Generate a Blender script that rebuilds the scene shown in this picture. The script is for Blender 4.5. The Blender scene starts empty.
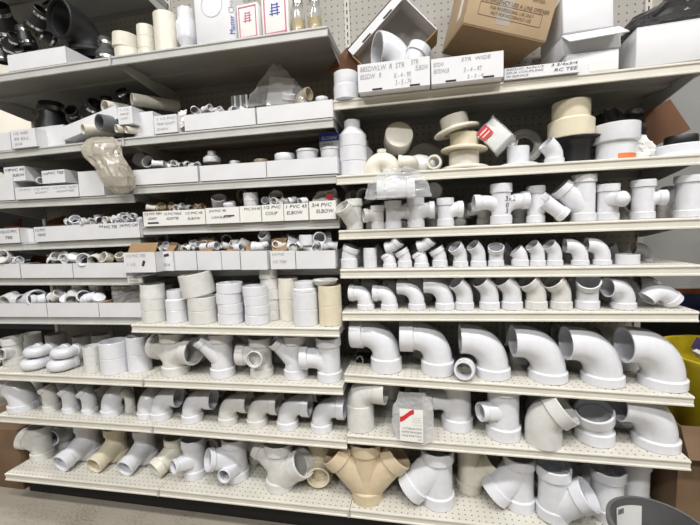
import bpy, math, random
import numpy as np
from mathutils import Matrix, Vector, Euler, noise

random.seed(7)
SC = bpy.context.scene
COL = SC.collection

# ------------------------------------------------------------------ camera
CAM_R = np.array([[0.98030624, -0.19659656, 0.01869405],
                  [0.19382026, 0.97595004, 0.09977584],
                  [-0.03786004, -0.09418759, 0.99483432]])   # columns: right, forward, up
CAM_P = np.array([0.32249, -1.39499, 1.37])
FPX = 365.6
cam_data = bpy.data.cameras.new('camera')
cam = bpy.data.objects.new('camera', cam_data)
COL.objects.link(cam)
cam_data.sensor_width = 36.0
cam_data.lens = FPX / 700.0 * 36.0
cam_data.clip_start = 0.02
_m = Matrix.Identity(4)
for i in range(3):
    _m[i][0] = CAM_R[i, 0]; _m[i][1] = CAM_R[i, 2]; _m[i][2] = -CAM_R[i, 1]; _m[i][3] = CAM_P[i]
cam.matrix_world = _m
SC.camera = cam

# ------------------------------------------------------------------ world, lights, exposure
SC.view_settings.view_transform = 'Standard'
SC.view_settings.look = 'None'
SC.view_settings.gamma = 1.0
SC.view_settings.use_curve_mapping = False
SC.view_settings.exposure = -0.66
wd = bpy.data.worlds.new('store_air'); SC.world = wd; wd.use_nodes = True
wd.node_tree.nodes['Background'].inputs[0].default_value = (0.93, 0.96, 1.0, 1)
wd.node_tree.nodes['Background'].inputs[1].default_value = 0.02

def area_light(name, loc, sx, sy, power, col=(1, 0.985, 0.96)):
    l = bpy.data.lights.new(name, 'AREA'); l.shape = 'RECTANGLE'; l.size = sx; l.size_y = sy
    l.energy = power; l.color = col
    o = bpy.data.objects.new(name, l); COL.objects.link(o); o.location = loc
    return o
# fluorescent ceiling troffers above the aisle (they face straight down)
for i, (lx, ly, pw) in enumerate([(0.85, -2.0, 150), (-1.65, -2.0, 115), (3.3, -2.0, 115), (5.7, -2.0, 60), (0.85, -4.0, 180), (-1.65, -4.0, 185), (3.3, -4.0, 120), (-6.0, 1.6, 200), (-3.2, 2.0, 90), (0.85, 2.0, 60), (4.2, 2.0, 60)]):
    area_light('ceiling_light', (lx, ly, 4.6), 1.2, 0.35, pw)

# ------------------------------------------------------------------ pixel helpers
def ray(u, v):
    return CAM_R @ np.array([(u - 350) / FPX, 1.0, -(v - 262.5) / FPX])
def at_y(u, v, Y):
    r = ray(u, v); t = (Y - CAM_P[1]) / r[1]; return CAM_P + t * r
def x_at(u, Y, Z):
    a = (u - 350) / FPX
    row = CAM_R[:, 0] - a * CAM_R[:, 1]
    return CAM_P[0] - (row[1] * (Y - CAM_P[1]) + row[2] * (Z - CAM_P[2])) / row[0]
def depth(p):
    return float(CAM_R[:, 1] @ (np.array(p) - CAM_P))
def ppm(p):
    return FPX / depth(p)
def pix(p):
    q = CAM_R.T @ (np.array(p) - CAM_P); return 350 + FPX * q[0] / q[1], 262.5 - FPX * q[2] / q[1]

# ------------------------------------------------------------------ materials
MATS = {}
def mat(name, col, rough=0.5, metal=0.0, noise_amt=0.0, noise_scale=30, bump=0.0, spec=0.5, coat=0.0):
    if name in MATS: return MATS[name]
    m = bpy.data.materials.new(name); m.use_nodes = True
    nt = m.node_tree; b = nt.nodes['Principled BSDF']
    b.inputs['Roughness'].default_value = rough; b.inputs['Metallic'].default_value = metal
    b.inputs['Base Color'].default_value = (*col, 1); b.inputs['Specular IOR Level'].default_value = spec
    b.inputs['Coat Weight'].default_value = coat
    if noise_amt or bump:
        tc = nt.nodes.new('ShaderNodeTexCoord'); n = nt.nodes.new('ShaderNodeTexNoise')
        n.inputs['Scale'].default_value = noise_scale; n.inputs['Detail'].default_value = 4
        nt.links.new(tc.outputs['Object'], n.inputs['Vector'])
        if noise_amt:
            mr = nt.nodes.new('ShaderNodeMapRange')
            mr.inputs['From Min'].default_value = .3; mr.inputs['From Max'].default_value = .7
            mr.inputs['To Min'].default_value = 1 - noise_amt; mr.inputs['To Max'].default_value = 1 + noise_amt * .3
            nt.links.new(n.outputs['Fac'], mr.inputs['Value'])
            mx = nt.nodes.new('ShaderNodeVectorMath'); mx.operation = 'SCALE'
            mx.inputs[0].default_value = col
            nt.links.new(mr.outputs['Result'], mx.inputs['Scale'])
            nt.links.new(mx.outputs['Vector'], b.inputs['Base Color'])
        if bump:
            bp = nt.nodes.new('ShaderNodeBump'); bp.inputs['Strength'].default_value = bump
            bp.inputs['Distance'].default_value = 0.002
            nt.links.new(n.outputs['Fac'], bp.inputs['Height']); nt.links.new(bp.outputs['Normal'], b.inputs['Normal'])
    MATS[name] = m
    return m
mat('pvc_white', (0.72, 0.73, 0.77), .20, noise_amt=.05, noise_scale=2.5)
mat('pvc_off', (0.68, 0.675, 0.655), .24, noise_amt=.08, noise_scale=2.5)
mat('pvc_ivory', (0.72, 0.69, 0.60), .32, noise_amt=.06, noise_scale=2.5)
mat('pvc_cream', (0.72, 0.655, 0.50), .33, noise_amt=.06, noise_scale=2.5)
mat('pvc_tan', (0.63, 0.52, 0.36), .36, noise_amt=.08, noise_scale=2.5)
mat('pvc_grey', (0.16, 0.17, 0.18), .4, noise_amt=.1)
mat('rubber', (0.018, 0.018, 0.02), .42, noise_amt=.15)
mat('rubber_grey', (0.06, 0.06, 0.065), .6, noise_amt=.15)
mat('steel', (0.72, 0.72, 0.72), .22, metal=1.0)
mat('shelf_paint', (0.66, 0.635, 0.565), .42, noise_amt=.07, noise_scale=9)
mat('shelf_grey', (0.50, 0.50, 0.485), .40, noise_amt=.10, noise_scale=9)
mat('upright', (0.50, 0.48, 0.44), .45)
mat('dark', (0.012, 0.012, 0.012), .7)
mat('kick', (0.012, 0.012, 0.013), .6)
mat('box_white', (0.69, 0.695, 0.72), .62, noise_amt=.05, noise_scale=12)
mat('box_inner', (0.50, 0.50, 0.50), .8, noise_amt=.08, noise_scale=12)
mat('paper', (0.76, 0.755, 0.73), .7)
mat('kraft', (0.33, 0.21, 0.105), .8, noise_amt=.12, noise_scale=14)
mat('kraft_shaded', (0.17, 0.105, 0.058), .85, noise_amt=.15, noise_scale=9)  # kraft darkened for the floor cartons, their shade put into the colour
mat('kraft_light', (0.45, 0.33, 0.205), .75, noise_amt=.10, noise_scale=10)
mat('kraft_dark', (0.17, 0.075, 0.035), .8, noise_amt=.12, noise_scale=14)
mat('ink', (0.03, 0.03, 0.05), .7)
mat('ink_soft', (0.34, 0.33, 0.34), .7)
mat('shelf_under', (0.27, 0.265, 0.25), .5, noise_amt=.12, noise_scale=6)  # undersides darker than the tops: shade put into the colour, less bounce below
mat('ink_brown', (0.10, 0.06, 0.035), .7)
mat('ink_blue', (0.05, 0.07, 0.38), .6)
mat('blue_print', (0.02, 0.05, 0.32), .5)
mat('pink_print', (0.52, 0.16, 0.26), .6)
mat('red_print', (0.55, 0.02, 0.03), .5)
mat('orange_print', (0.75, 0.20, 0.06), .5)
mat('yellow', (0.60, 0.47, 0.02), .45, noise_amt=.06)
mat('purple', (0.05, 0.03, 0.14), .5)
mat('navy', (0.02, 0.04, 0.16), .5)
mat('rust', (0.32, 0.08, 0.03), .6)
mat('red_dark', (0.22, 0.012, 0.02), .6)
mat('panel_grey', (0.26, 0.26, 0.25), .6, noise_amt=.05, noise_scale=3)
mat('gold_grain', (0.55, 0.36, 0.02), .7, noise_amt=.4, noise_scale=160)
mat('bin_grey', (0.12, 0.12, 0.118), .5, noise_amt=.08)
mat('dirt', (0.30, 0.24, 0.17), .9)
mat('far_wall', (0.70, 0.66, 0.58), .8, noise_amt=.05, noise_scale=2)

mat('ceiling_tile', (0.35, 0.34, 0.32), .9)
mat('opposite', (0.12, 0.115, 0.11), .8, noise_amt=.4, noise_scale=6)

def plastic(name, col, fac, rough=.18):
    m = bpy.data.materials.new(name); m.use_nodes = True; nt = m.node_tree
    b = nt.nodes['Principled BSDF']; b.inputs['Base Color'].default_value = (*col, 1); b.inputs['Roughness'].default_value = rough
    b.inputs['Specular IOR Level'].default_value = .8
    t = nt.nodes.new('ShaderNodeBsdfTransparent'); mx = nt.nodes.new('ShaderNodeMixShader'); mx.inputs[0].default_value = fac
    nt.links.new(t.outputs[0], mx.inputs[1]); nt.links.new(b.outputs[0], mx.inputs[2])
    nt.links.new(mx.outputs[0], nt.nodes['Material Output'].inputs['Surface'])
    MATS[name] = m
plastic('film_clear', (0.80, 0.82, 0.84), .26, .10)
plastic('film_haze', (0.72, 0.72, 0.73), .42, .14)
plastic('film_beige', (0.52, 0.48, 0.40), .55, .22)
plastic('film_black', (0.03, 0.03, 0.035), .75, .15)
plastic('glass', (0.55, 0.57, 0.55), .22, .05)

def hole_material(name, col, pitch, rad, axes, rough=.45, slots=False):
    """painted metal/hardboard with a regular grid of dark punched holes (object space, metres)"""
    m = bpy.data.materials.new(name); m.use_nodes = True; nt = m.node_tree; b = nt.nodes['Principled BSDF']
    b.inputs['Roughness'].default_value = rough
    tc = nt.nodes.new('ShaderNodeTexCoord'); sp = nt.nodes.new('ShaderNodeSeparateXYZ')
    nt.links.new(tc.outputs['Object'], sp.inputs[0])
    def M(op, a, bb=None, c=None):
        n = nt.nodes.new('ShaderNodeMath'); n.operation = op
        for k, x in enumerate((a, bb, c)):
            if x is None: continue
            if isinstance(x, (int, float)): n.inputs[k].default_value = x
            else: nt.links.new(x, n.inputs[k])
        return n.outputs[0]
    d = []
    for ax, p in zip(axes, pitch):
        f = M('FRACT', M('DIVIDE', sp.outputs[ax], p)); q = M('MULTIPLY', M('SUBTRACT', f, .5), p); d.append(M('MULTIPLY', q, q))
    r = M('SQRT', M('ADD', d[0], d[1])); hole = M('LESS_THAN', r, rad)
    n = nt.nodes.new('ShaderNodeTexNoise'); n.inputs['Scale'].default_value = 7; n.inputs['Detail'].default_value = 5
    nt.links.new(tc.outputs['Object'], n.inputs['Vector'])
    mr = nt.nodes.new('ShaderNodeMapRange'); mr.inputs['From Min'].default_value = .3; mr.inputs['From Max'].default_value = .7
    mr.inputs['To Min'].default_value = .9; mr.inputs['To Max'].default_value = 1.04
    nt.links.new(n.outputs['Fac'], mr.inputs['Value'])
    sc = nt.nodes.new('ShaderNodeVectorMath'); sc.operation = 'SCALE'; sc.inputs[0].default_value = col
    nt.links.new(mr.outputs['Result'], sc.inputs['Scale'])
    mx = nt.nodes.new('ShaderNodeMix'); mx.data_type = 'RGBA'; nt.links.new(hole, mx.inputs['Factor'])
    nt.links.new(sc.outputs['Vector'], mx.inputs['A']); mx.inputs['B'].default_value = (.07, .065, .06, 1)
    nt.links.new(mx.outputs['Result'], b.inputs['Base Color'])
    MATS[name] = m
hole_material('pegboard', (0.36, 0.34, 0.305), (.029, .029), .0034, (0, 2), .6)
hole_material('shelf_perf', (0.66, 0.635, 0.565), (.0254, .0254), .0029, (0, 1))
hole_material('shelf_perf_grey', (0.50, 0.50, 0.485), (.0254, .0254), .0029, (0, 1))

def floor_material():
    m = bpy.data.materials.new('floor_concrete'); m.use_nodes = True; nt = m.node_tree; b = nt.nodes['Principled BSDF']
    b.inputs['Roughness'].default_value = .75
    tc = nt.nodes.new('ShaderNodeTexCoord')
    a = nt.nodes.new('ShaderNodeTexNoise'); a.inputs['Scale'].default_value = 4; a.inputs['Detail'].default_value = 6
    c = nt.nodes.new('ShaderNodeTexNoise'); c.inputs['Scale'].default_value = 90; c.inputs['Detail'].default_value = 3
    nt.links.new(tc.outputs['Object'], a.inputs['Vector']); nt.links.new(tc.outputs['Object'], c.inputs['Vector'])
    ad = nt.nodes.new('ShaderNodeMath'); ad.operation = 'ADD'; nt.links.new(a.outputs['Fac'], ad.inputs[0]); nt.links.new(c.outputs['Fac'], ad.inputs[1])
    r = nt.nodes.new('ShaderNodeValToRGB'); e = r.color_ramp.elements
    e[0].position = .7; e[0].color = (.20, .175, .14, 1); e[1].position = 1.3; e[1].color = (.34, .305, .25, 1)
    dv = nt.nodes.new('ShaderNodeMath'); dv.operation = 'MULTIPLY'; dv.inputs[1].default_value = 1.0
    nt.links.new(ad.outputs[0], dv.inputs[0]); nt.links.new(dv.outputs[0], r.inputs[0]); nt.links.new(r.outputs[0], b.inputs['Base Color'])
    MATS['floor'] = m
floor_material()

# ------------------------------------------------------------------ mesh building blocks: a "geo" is (verts, faces, mat_index list or None)
def mesh_of(name, geo, mats, smooth=True, angle=35):
    v, f, mi = geo
    me = bpy.data.meshes.new(name)
    me.from_pydata([tuple(map(float, p)) for p in v], [], f); me.validate(); me.update()
    for m in mats: me.materials.append(MATS[m])
    if mi is not None and len(mi) == len(me.polygons):
        me.polygons.foreach_set('material_index', mi)
    if smooth:
        me.shade_smooth(); me.set_sharp_from_angle(angle=math.radians(angle))
    return me
def join(*geos):
    V, F, MI = [], [], []
    for v, f, mi in geos:
        o = len(V); V += [tuple(p) for p in v]; F += [tuple(i + o for i in q) for q in f]
        MI += (mi if mi is not None else [0] * len(f))
    return V, F, MI
def box(x0, x1, y0, y1, z0, z1, mi=0):
    v = [(x, y, z) for z in (z0, z1) for y in (y0, y1) for x in (x0, x1)]
    f = [(0, 2, 3, 1), (4, 5, 7, 6), (0, 1, 5, 4), (2, 6, 7, 3), (0, 4, 6, 2), (1, 3, 7, 5)]
    return v, f, [mi] * 6
def xform(geo, M):
    v, f, mi = geo
    return [tuple(M @ Vector(p)) for p in v], f, mi
def prism_x(prof, x0, x1):
    n = len(prof)
    v = [(x0, y, z) for y, z in prof] + [(x1, y, z) for y, z in prof]
    f = [(i, (i + 1) % n, n + (i + 1) % n, n + i) for i in range(n)]
    f = [tuple(reversed(q)) for q in f]
    return v, f + [tuple(range(n)), tuple(reversed(range(n, 2 * n)))], None

class Path:
    """planar path in XZ; heading 0 = +z, positive heading leans towards -x; az turns the plane about z"""
    def __init__(s, segs, start=(0., 0.), head=0., az=0.):
        s.segs = segs; s.start = start; s.head = head; s.az = az
        s.L = sum(q[1] if q[0] == 's' else abs(q[2]) * q[1] for q in segs)
    def ev(s, t):
        x, z = s.start; h = s.head; left = t
        for i, q in enumerate(s.segs):
            L = q[1] if q[0] == 's' else abs(q[2]) * q[1]
            last = i == len(s.segs) - 1
            k = left if (last or left < L) else L
            if q[0] == 's':
                x += -math.sin(h) * k; z += math.cos(h) * k
            else:
                sg = 1 if q[2] > 0 else -1; R = q[1]
                cx = x - sg * R * math.cos(h); cz = z - sg * R * math.sin(h)
                h2 = h + sg * k / R
                x = cx + sg * R * math.cos(h2); z = cz + sg * R * math.sin(h2); h = h2
            left -= k
            if left <= 1e-9: break
        ca, sa = math.cos(s.az), math.sin(s.az)
        return (x * ca, x * sa, z), (-math.sin(h) * ca, -math.sin(h) * sa, math.cos(h)), (-sa, ca, 0)
    def samples(s, a, b):
        out = [a]; t = 0
        for q in s.segs:
            L = q[1] if q[0] == 's' else abs(q[2]) * q[1]
            if q[0] == 's':
                for c in (t, t + L):
                    if a < c < b: out.append(c)
            else:
                k = max(2, int(abs(q[2]) / math.radians(9)))
                for i in range(k + 1):
                    c = t + L * i / k
                    if a < c < b: out.append(c)
            t += L
        out.append(b)
        r = [out[0]]
        for c in sorted(out[1:]):
            if c - r[-1] > 1e-4: r.append(c)
        return r
def sweep(path, prof, n=24, closed=True):
    V, F = [], []
    for s, r in prof:
        p, t, b = path.ev(s)
        nn = (t[1] * b[2] - t[2] * b[1], t[2] * b[0] - t[0] * b[2], t[0] * b[1] - t[1] * b[0])
        for k in range(n):
            a = 2 * math.pi * k / n; c, d = math.cos(a) * r, math.sin(a) * r
            V.append((p[0] + nn[0] * c + b[0] * d, p[1] + nn[1] * c + b[1] * d, p[2] + nn[2] * c + b[2] * d))
    m = len(prof)
    for i in range(m if closed else m - 1):
        j = (i + 1) % m
        for k in range(n):
            k2 = (k + 1) % n
            F.append((i * n + k, j * n + k, j * n + k2, i * n + k2))
    return V, F, None
def pipe_prof(path, a, b, ro, ri):
    s = path.samples(a, b)
    return [(t, ro) for t in s] + [(t, ri) for t in reversed(s)]
def hub_prof(L, h, r, hr, end=True):
    c = .035
    q = [(h, r * .985), (h - .05, r + .04), (h - .09, hr), (c, hr), (0, hr - c), (0, r * 1.0), (h * .75, r * .97)]
    return [(L - s, x) for s, x in q] if end else [(s, x) for s, x in q]
def push_out(geo, R, z0, z1):
    v, f, mi = geo; out = []
    for (x, y, z) in v:
        d = math.hypot(x, y)
        if d < R * .985 and z0 < z < z1:
            k = R * .985 / max(d, 1e-4)
            out.append((x * k, y * k, z))
        else: out.append((x, y, z))
    return out, f, mi

# every shape function returns (max radius, [(part name, geo)])
def ell(angle=90, sw=1.5, h0=1.0, h1=.9, s0=.12, s1=.05, hr=1.13, n=26, w=.09):
    p = Path([('s', h0 + s0), ('a', sw, math.radians(angle)), ('s', s1 + h1)])
    a = h0 * .7 if h0 else 0; b = p.L - (h1 * .7 if h1 else 0)
    parts = [('body', sweep(p, pipe_prof(p, a, b, 1, 1 - w), n))]
    if h0: parts.append(('collar', sweep(p, hub_prof(p.L, h0, 1, hr, False), n)))
    if h1: parts.append(('collar', sweep(p, hub_prof(p.L, h1, 1, hr, True), n)))
    return (hr if h0 else 1), parts
def tee(H=4.6, h0=1.0, h1=1.0, br=(), hr=1.13, n=26, w=.09):
    """run along z with branches: dict(z, ang, r, L, h, az, curve)"""
    p = Path([('s', H)])
    parts = [('body', sweep(p, pipe_prof(p, h0 * .7, H - h1 * .7, 1, 1 - w), n))]
    if h0: parts.append(('collar', sweep(p, hub_prof(H, h0, 1, hr, False), n)))
    if h1: parts.append(('collar', sweep(p, hub_prof(H, h1, 1, hr, True), n)))
    for b in br:
        r = b.get('r', 1.0); h = b.get('h', .8); hd = math.radians(b.get('ang', 45)); az = math.radians(b.get('az', 0))
        segs = [('s', b['L'])]
        if 'curve' in b:
            R_, a_ = b['curve']; segs = [('s', b.get('pre', .4)), ('a', R_, math.radians(a_)), ('s', b['L'])]
        q = Path(segs, (0., b['z']), hd, az)
        g = push_out(sweep(q, pipe_prof(q, 0, q.L - h * .7, r * .985, r * (1 - w)), n), 1.0, 0, H)
        parts.append(('branch', g))
        if h: parts.append(('collar', sweep(q, [(s, x) for s, x in hub_prof(q.L, h, r, r * hr, True)], n)))
    return (hr if h0 else 1), parts
def lathe(prof, name='body', n=28, closed=True):
    p = Path([('s', 1.0)])
    return max(r for _, r in prof), [(name, sweep(p, prof, n, closed))]
def coupling(H=2.0, w=.1, mid=.05, n=26):
    m = H / 2
    return 1 + mid, [('body', sweep(Path([('s', H)]), [(0, 1 - w), (0, .97), (.03, 1), (H - .03, 1), (H, .97), (H, 1 - w), (m + .1, 1 - w - .02), (m - .1, 1 - w - .02)], n)),
                     ('rim', sweep(Path([('s', H)]), [(m - .06, .99), (m - .05, 1 + mid), (m + .05, 1 + mid), (m + .06, .99)], n))]
def sleeve(H=1.0, w=.08, n=26):
    return 1, [('body', sweep(Path([('s', H)]), [(0, 1 - w), (0, .975), (.03, 1), (H - .03, 1), (H, .975), (H, 1 - w)], n))]
def reducer(H0=1.2, H1=1.0, r1=.75, t=.3, w=.08, n=26):
    P_ = Path([('s', 1.)])
    a = sweep(P_, [(0, 1 - w), (0, .975), (.03, 1), (H0, 1), (H0 + t, r1), (H0 + t + .1, r1 - w), (H0, 1 - w)], n)
    z = H0 + t
    b = sweep(P_, [(z - .03, r1 - w), (z - .03, r1 - .01), (z + .02, r1 + .0), (z + H1 - .03, r1), (z + H1, r1 - .03), (z + H1, r1 - w)], n)
    return 1, [('body', a), ('socket', b)]
def cap(H=1.0, n=28, dome=.12):
    return 1, [('body', sweep(Path([('s', 1.)]), [(0, .9), (0, .98), (.03, 1), (H - .12, 1), (H - .02, .95), (H + dome * .6, .6), (H + dome, .02), (H - .1, .02), (H - .1, .9)], n))]
def flange(rd=2.0, H=1.6, t=.16, n=30, top=True, hub=1.0):
    P_ = Path([('s', 1.)])
    disc = sweep(P_, [(0, .9 * hub), (0, rd - .04), (.04, rd), (t - .04, rd), (t, rd - .04), (t, hub)], n)
    lip = sweep(P_, [(t - .01, rd * .80), (t + .07, rd * .82), (t + .07, rd * .88), (t - .01, rd * .90)], n)
    hb = sweep(P_, [(t - .02, .9 * hub), (t - .02, hub), (H - .04, hub), (H, hub - .04), (H, .9 * hub)], n)
    return rd, [('flange_ring', disc), ('rib', lip), ('hub', hb)]
def ubend(sw=1.45, tail=1.2, h=.8, n=22, ang=180):
    p = Path([('s', tail), ('a', sw, math.radians(ang)), ('s', tail)])
    parts = [('body', sweep(p, pipe_prof(p, h * .6, p.L - h * .6, 1, .9), n))]
    parts.append(('collar', sweep(p, hub_prof(p.L, h, 1, 1.13, False), n))); parts.append(('collar', sweep(p, hub_prof(p.L, h, 1, 1.13, True), n)))
    return 1.13, parts
def pipe(L=8, w=.12, n=20):
    return 1, [('body', sweep(Path([('s', L)]), [(0, 1 - w), (0, 1), (L, 1), (L, 1 - w)], n))]
SHAPES = dict(ell=ell, tee=tee, coupling=coupling, sleeve=sleeve, reducer=reducer, cap=cap, flange=flange, ubend=ubend, pipe=pipe, lathe=lathe)
GEO, MESH = {}, {}
def geo_of(kind, kw):
    k = (kind, repr(sorted(kw.items())))
    if k not in GEO: GEO[k] = SHAPES[kind](**kw)
    return k, GEO[k]

def tag(o, label=None, cat=None, group=None, kind=None):
    if label: o['label'] = label
    if cat: o['category'] = cat
    if group: o['group'] = group
    if kind: o['kind'] = kind
    return o
def obj(name, me, parent=None):
    o = bpy.data.objects.new(name, me); COL.objects.link(o)
    if parent is not None: o.parent = parent
    return o
def empty(name, loc=(0, 0, 0), rz=0.0):
    o = bpy.data.objects.new(name, None); COL.objects.link(o); o.location = loc; o.rotation_euler = (0, 0, rz)
    o.empty_display_size = .02
    return o

# ------------------------------------------------------------------ shelf table: x0, x1, front y, z at x0, z at x1
BACK = 0.36
SHELF = {
 'L0': (-1.829, -.914, -.04, 2.53, 2.53), 'L1': (-1.829, -.914, -.04, 2.106, 2.106), 'M1': (-.914, 0, -.04, 2.106, 2.100),
 'L2': (-1.829, -.914, -.01, 1.782, 1.789), 'M2': (-.914, 0, -.01, 1.789, 1.787),
 'L3': (-1.829, -.914, .01, 1.563, 1.553), 'M3': (-.914, 0, .01, 1.589, 1.581),
 'L4': (-1.829, -.914, .025, 1.357, 1.363), 'M4': (-.914, 0, .03, 1.410, 1.407),
 'L5': (-1.829, -.914, .025, 1.190, 1.184), 'M5': (-.914, 0, .11, 1.213, 1.210),
 'L6': (-1.829, -.914, .01, .998, 1.005), 'M6': (-.934, 0, -.05, .987, .987),
 'L7': (-1.829, -.914, -.03, .726, .733), 'M7': (-.914, 0, -.03, .733, .744),
 'L8': (-1.829, -.914, 0, .488, .497), 'M8': (-.914, 0, 0, .497, .497),
 'LB': (-1.829, -.914, 0, .170, .185), 'MB': (-.914, 0, 0, .185, .195),
 'R1': (0, 1.22, 0, 1.852, 1.852), 'R2': (0, 1.22, 0, 1.573, 1.566), 'R3': (0, 1.22, 0, 1.362, 1.362),
 'R4': (0, 1.22, 0, 1.209, 1.206), 'R5': (0, 1.22, 0, 1.039, 1.050), 'R6': (0, 1.22, 0, .785, .755),
 'R7': (0, 1.22, 0, .523, .523), 'RB': (0, 1.22, 0, .195, .200),
}
def shelf_z(s, x):
    x0, x1, yf, a, b = SHELF[s]; return a + (b - a) * (x - x0) / (x1 - x0)
def spot(s, u, y):
    """point on the top of shelf s seen in pixel column u, y metres behind its front edge"""
    Y = SHELF[s][2] + y; z = SHELF[s][3]
    for _ in range(3):
        X = x_at(u, Y, z); z = shelf_z(s, X)
    return X, Y, z

BAY = {'L': 'left bay', 'M': 'middle bay', 'R': 'right bay'}
ORD = ['top', 'second', 'third', 'fourth', 'fifth', 'sixth', 'seventh', 'eighth']
LIP = .036
def build_shelf(s):
    x0, x1, yf, za, zb = SHELF[s]
    grey = s in ('L0', 'L1', 'M1', 'L2', 'M2', 'L3', 'M3', 'L4', 'M4', 'L5', 'M5', 'L6')
    base = s[1] == 'B'
    nm = 'base_deck' if base else 'shelf'
    what = 'cream metal base deck' if base else ('grey metal shelf board' if grey else 'cream metal shelf board')
    where = 'lowest, just above the floor' if base else 'above the top row, at the picture edge' if s == 'L0' else ORD[int(s[1]) - 1] + ' from the top'
    root = empty(nm, (x0, yf, za)); root.rotation_euler = (0, -math.atan2(zb - za, x1 - x0), 0)
    tag(root, '%s of the %s, %s' % (what, BAY[s[0]], where), 'shelf', 'gondola shelf boards')
    W = math.hypot(x1 - x0, zb - za); g = .0012; D = BACK - yf - .004
    tp = box(g, W - g, .006, D, -.004, 0, 1); tp[2][1] = 0
    top = join(tp, box(g, g + .004, .006, D, -.030, -.004, 1), box(W - g - .004, W - g, .006, D, -.030, -.004, 1),
               box(g, W - g, D - .004, D, -.030, -.004, 1), box(g + .01, W - g - .01, D * .5, D * .5 + .05, -.016, -.004, 1))
    pm = ('shelf_perf_grey' if grey else 'shelf_perf')
    obj('deck', mesh_of('deck', top, [pm, 'shelf_under'], False), root)
    pr = [(.006, .0), (.0, -.0015), (-.0015, -.004), (-.0015, -.008), (.0025, -.0105), (.0025, -.0285), (-.002, -.031), (-.002, -LIP), (.006, -LIP - .001), (.012, -LIP + .002), (.012, -.001)]
    rail = obj('price_rail', mesh_of('price_rail', prism_x(pr, g, W - g), ['shelf_grey' if grey else 'shelf_paint'], False), root)
    if not base:
        for xx in (.004, W - .008):
            v = [(xx, .02, -.006), (xx, D, -.006), (xx, D, -.075), (xx, D - .03, -.075), (xx, .02, -.022)]
            v2 = [(x + .004, y, z) for x, y, z in v]; n = len(v)
            f = [tuple(range(n)), tuple(reversed(range(n, 2 * n)))] + [(i, i + n, (i + 1) % n + n, (i + 1) % n) for i in range(n)]
            obj('bracket', mesh_of('bracket', (v + v2, f, None), ['shelf_grey'], False), root)
    if s in ('L1', 'L2', 'L7', 'L8', 'LB', 'MB'):   # little joint clip bridging the rail to its neighbour
        obj('joint_clip', mesh_of('joint_clip', box(W - .010, W - .002, -.0045, -.002, -LIP, -.002), ['shelf_grey'], False), rail)
    return root
for _s in SHELF: build_shelf(_s)

# ------------------------------------------------------------------ room shell
def structure(name, geo, m, smooth=False):
    return tag(obj(name, mesh_of(name, geo, [m], smooth)), kind='structure')
structure('floor', box(-10, 10, -6, 4, -.05, 0), 'floor')
for i, (a, b) in enumerate([(-1.829, -.914), (-.914, 0), (0, 1.22)]):
    structure('wall_back', box(a + .012, b - .012, BACK, BACK + .006, .02, 2.75), 'pegboard')
structure('wall_rear', box(-1.829, 1.22, BACK + .03, BACK + .05, .02, 2.75), 'upright')
for i, x in enumerate((-1.829, -.914, 0, 1.22)):
    p = structure('trim_%d' % (i + 1), box(x - .012, x + .012, BACK - .006, BACK + .03, 0, 2.75), 'upright')
    slot = mesh_of('slot', box(-.0025, .0025, -.0008, 0, -.009, .009), ['dark'], False)
    for k in range(26):
        for dx in ((0,) ):
            o = obj('slot', slot, p); o.location = (x + dx, BACK - .006, 1.9 + .0325 * k)
structure('baseboard_front', box(-1.82, 1.21, .10, .115, 0, .168), 'kick')
structure('wall_far', box(-10, 10, 3.4, 3.45, 0, 4.7), 'far_wall')
structure('ceiling', box(-10, 10, -6, 4, 4.7, 4.75), 'ceiling_tile')
structure('light_blocker', box(-6, 7, -4.35, -4.2, 0, 2.3), 'opposite')  # unseen dark block added behind the camera to cut low light from far lamps

# ------------------------------------------------------------------ placing fittings
PLACED = []
def rotm(rot, tilt):
    return Matrix.Rotation(math.radians(rot), 4, 'Z') @ Matrix.Rotation(math.radians(tilt[1]), 4, 'Y') @ Matrix.Rotation(math.radians(tilt[0]), 4, 'X')
def inst(name, kind, kw, m, M, label, cat, group=None, single=False, mats=None):
    """M: full matrix (rotation, uniform scale, location)"""
    key, (mr, parts) = geo_of(kind, kw)
    loc, q, sc = M.decompose()
    if single:
        mk = (key, m, 'one')
        if mk not in MESH: MESH[mk] = mesh_of(name, join(*[g for _, g in parts]), [m])
        o = obj(name, MESH[mk]); o.location = loc; o.rotation_euler = q.to_euler(); o.scale = sc
        return tag(o, label, cat, group)
    root = empty(name); root.location = loc; root.rotation_euler = q.to_euler(); root.scale = sc
    tag(root, label, cat, group)
    last_branch = None
    for i, (pn, g) in enumerate(parts):
        mm = (mats or {}).get(pn, m)
        mk = (key, mm, i)
        if mk not in MESH: MESH[mk] = mesh_of(pn, g, [mm])
        po = obj(pn, MESH[mk], last_branch if (pn == 'collar' and last_branch is not None) else root)
        if pn == 'branch': last_branch = po
    return root
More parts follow.
